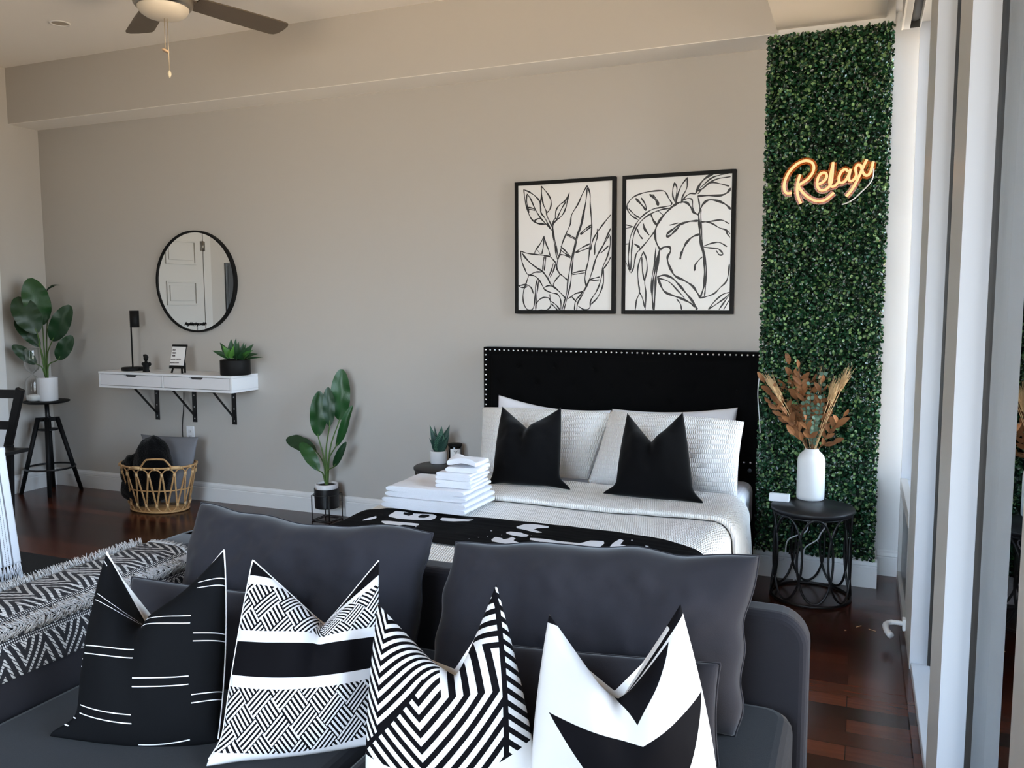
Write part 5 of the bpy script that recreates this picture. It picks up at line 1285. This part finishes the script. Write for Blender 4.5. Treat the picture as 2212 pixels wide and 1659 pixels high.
for pl in ([(.33, .82), (.52, .62), (.74, .88)], [(.52, .62), (.52, .30)], [(.40, .285), (.52, .30), (.64, .285)], [(.40, .75), (.52, .73), (.64, .76)], [(.36, .18), (.44, .185)], [(.47, .18), (.56, .185)], [(.59, .185), (.68, .18)]):
    b.tube([lab(u, v, .001) for u, v in smooth_path([Vector((u, v, 0)) for u, v in pl], 6)] if False else [lab(q.x, q.y, .001) for q in ([Vector((u, v, 0)) for u, v in pl])], .0011, 5)
b.build('label_drawing', m_ink, lbo)

# ------------------------------------------------------------------ rattan basket with pillow and fur throw
bc_ = Vector((-4.545, 4.475, 0)); m_rat = mat('rattan', '#c49a68', .5, mix=('#a97c4c', 30, .4, .7)); m_ratw = mat('rattan_binding', '#d3ad7c', .55)
zrim = P(345, 1014, Y=4.30).z
bk = thing('rattan_basket', 'open rattan basket of petal shaped loops under the floating shelf', 'basket', bc_)
def bp(th, z, off=0):
    t = z/zrim; a, c = lerp(.215, .288, t)+off, lerp(.155, .205, t)+off
    return Vector((bc_.x+a*math.cos(th), bc_.y+c*math.sin(th), z))
def loop(fn, r, m_, nm, n=72): return MB().tube([fn(2*pi*k/n) for k in range(n)], r, 8, closed=True).build(nm, m_, bk)
loop(lambda t: bp(t, zrim), .0075, m_rat, 'rim'); loop(lambda t: bp(t, .009), .008, m_rat, 'base_ring'); loop(lambda t: bp(t, zrim*.50, -.004), .005, m_rat, 'middle_ring')
NP = 18; dth = 2*pi/NP; b = MB(); bw = MB()
for k in range(NP):
    for up in (1, 0):
        t0 = dth*(k+(.5 if not up else 0)); pts = []
        for j in range(25):
            q = -1+2*j/24; s = abs(q)
            # teardrop: rounded head at one end, apex at the other
            hgt = (1-s**2.6) if False else math.cos(q*pi/2)**.0
            ang = q*pi
            w = .5*dth*(math.sin(ang)*(1-.0)) if False else 0
            pass
        H0, H1 = .016, zrim-.008
        head = []
        for j in range(9):
            a = pi*j/8; head.append((-math.cos(a)*.47*dth, math.sin(a)*.045))
        ze = H1-.045 if up else H0+.045; za_ = H0+.03 if up else H1-.03
        pts = [(-.04*dth, za_)]+[(x, ze+(y if up else -y)) for x, y in head]+[(.04*dth, za_)]
        pth = smooth_path([bp(t0+x, z) for x, z in pts], 4)
        b.tube(pth, .0045, 6)
        ap = bp(t0, za_+(.012 if up else -.012), .002); bw.tube([ap+Vector((0, 0, -.012)), ap+Vector((0, 0, .012))], .0088, 8)
    e = bp(dth*k, zrim-.004, .001); bw.tube([e+Vector((0, 0, -.008)), e+Vector((0, 0, .011))], .0098, 8)
b.add(bw.v, bw.f, 1, True); b.build('woven_sides', [m_rat, m_ratw], bk)
MB().lathe([(0, .012), (1, .012), (1, .018), (0, .018)], (0, 0, 0), 48).build('base', m_rat, None)
bs = bpy.data.objects['base']; bs.data.transform(Matrix.Translation((bc_.x, bc_.y, 0)) @ Matrix.Diagonal((.21, .15, 1, 1))); bs.parent = bk; rebase(bs)
for th0, sg in ((-1.02, 1), (2.12, 1)):
    hp = [bp(th0-.62, zrim+.004), bp(th0-.42, zrim+.006), bp(th0-.27, zrim+.05), bp(th0-.17, zrim+.066), bp(th0+.17, zrim+.066), bp(th0+.27, zrim+.05), bp(th0+.42, zrim+.006), bp(th0+.62, zrim+.004)]
    h = MB().tube(smooth_path(hp, 5), .0065, 8).build('handle', m_rat, bk)
    for s in (-1, 1): MB().tube([bp(th0+s*.40, zrim+.002), bp(th0+s*.52, zrim+.002), bp(th0+s*.64, zrim+.001)], .0125, 10).build('handle_wrap', m_ratw, h)
gpil = pillow_mb((-4.56, 4.50, .03), (-4.35, 4.53, .03), P(428, 944, Y=4.62), P(304, 938, Y=4.66), .12, .03, puff=.5, wr=.008, seed=51)
soft('pillow', 'grey cotton pillow standing in the rattan basket against the wall', 'pillow', gpil, [mat('grey_cotton', '#74757b', .85), mat('grey_cotton', '#74757b')])
m_fur = mat('black_faux_fur', '#060607', .95, sheen=.15, spec=.1, bump=(160, .8))
b = MB()
def fur(c, r, sd):
    n, m_ = 40, 26; vs = []
    for j in range(m_+1):
        for i in range(n):
            th, ph_ = 2*pi*i/n, pi*j/m_; d = Vector((math.sin(ph_)*math.cos(th), math.sin(ph_)*math.sin(th), math.cos(ph_)))
            k = 1+.12*noise.noise(d*2.2+Vector((sd, 0, 0)))+.04*noise.noise(d*7+Vector((0, sd, 0)))
            vs.append((c[0]+r[0]*d.x*k, c[1]+r[1]*d.y*k, c[2]+r[2]*d.z*k))
    b.add(vs, [(j*n+i, j*n+(i+1) % n, (j+1)*n+(i+1) % n, (j+1)*n+i) for j in range(m_) for i in range(n)], 0, True)
q0 = P(330, 995, Y=4.42); zt_ = P(330, 946, Y=4.42).z
fur((q0.x, q0.y, zt_/2+.03), (.15, .11, zt_/2-.02), 3)
q1 = P(290, 1000, Y=4.41); fur((q1.x, q1.y, .26), (.10, .085, .13), 8); q2 = P(308, 1060, Y=4.43); fur((q2.x, q2.y, .15), (.165, .12, .125), 5)
tag(b.build('fur_throw', m_fur), 'bundled black faux fur throw filling the left of the rattan basket', 'throw')

for k, (px, py, a) in enumerate(((1855, 1353, .9), (1884, 1361, -.5), (1826, 1361, .2))):
    c = P(px, py, Z=.002); d = Vector((math.cos(a), math.sin(a), 0))*(.016 if k < 2 else .004)
    tag(MB().tube([c-d, c, c+d], .0014, 5).build('straw_scrap', m_wheat), ('pale straw scrap on the floor pointing away from the window handle', 'pale straw scrap on the floor lying nearest the window handle', 'tiny straw crumb on the floor between the sofa corner and the bedside table')[k], 'scrap')
# ------------------------------------------------------------------ camera, daylight
cam = bpy.data.cameras.new('camera'); co = bpy.data.objects.new('camera', cam); COL.objects.link(co)
cam.sensor_width = 36; cam.lens = FPX*36/W; cam.clip_start = .02
r, d, f = AX
M = Matrix((r, -d, -f)).transposed().to_4x4(); M.translation = Vector((0, 0, CAMH)); co.matrix_world = M
SC.camera = co

wd = bpy.data.worlds.new('daylight'); SC.world = wd; wd.use_nodes = True; nt = wd.node_tree
bg = nt.nodes['Background']
tc = nt.nodes.new('ShaderNodeTexCoord'); sp = nt.nodes.new('ShaderNodeSeparateXYZ'); nt.links.new(tc.outputs['Generated'], sp.inputs[0])
mr = nt.nodes.new('ShaderNodeMapRange'); mr.inputs[1].default_value = -1; mr.inputs[2].default_value = 1; nt.links.new(sp.outputs[2], mr.inputs[0])
cr_ = nt.nodes.new('ShaderNodeValToRGB'); el = cr_.color_ramp.elements
def L3(r, g, b): return (r, g, b, 1)
el[0].position = .0; el[0].color = L3(2.3, 1.62, 1.06)
el[1].position = 1; el[1].color = L3(.70, .96, 1.44)
for p, cc in ((.22, L3(1.75, 1.22, .80)), (.35, L3(.66, .48, .34)), (.44, L3(.50, .42, .34)), (.54, L3(.50, .54, .60)), (.64, L3(.82, 1.0, 1.30))):
    k = el.new(p); k.color = cc
nt.links.new(mr.outputs[0], cr_.inputs[0]); nt.links.new(cr_.outputs[0], bg.inputs[0])
bg.inputs[1].default_value = WORLD
for y0, y1 in ((3.9, 4.74), (2.64, 3.52), (1.35, 2.34), (.06, 1.05)):
    l = bpy.data.lights.new('window_portal', 'AREA'); l.shape = 'RECTANGLE'; l.size = 2.8; l.size_y = y1-y0; l.cycles.is_portal = True
    o = bpy.data.objects.new('window_portal', l); COL.objects.link(o); o.location = (XR+.14, (y0+y1)/2, 1.42)
    o.rotation_euler = (0, pi/2, 0)     # -Z towards -X
l = bpy.data.lights.new('window_portal', 'AREA'); l.shape = 'RECTANGLE'; l.size = 2.8; l.size_y = 2.8; l.cycles.is_portal = True
o = bpy.data.objects.new('window_portal', l); COL.objects.link(o); o.location = (-1.2, YREAR-.13, 1.45); o.rotation_euler = (pi/2, 0, pi)
SC.render.film_transparent = False
SC.cycles.use_denoising = True
SC.cycles.max_bounces = 10; SC.cycles.diffuse_bounces = 6; SC.cycles.glossy_bounces = 5; SC.cycles.transparent_max_bounces = 12
SC.cycles.sample_clamp_indirect = 8; SC.cycles.caustics_reflective = False; SC.cycles.caustics_refractive = False
SC.view_settings.view_transform = 'Standard'; SC.view_settings.look = 'None'; SC.view_settings.gamma = 1
SC.view_settings.exposure = EXPOSURE
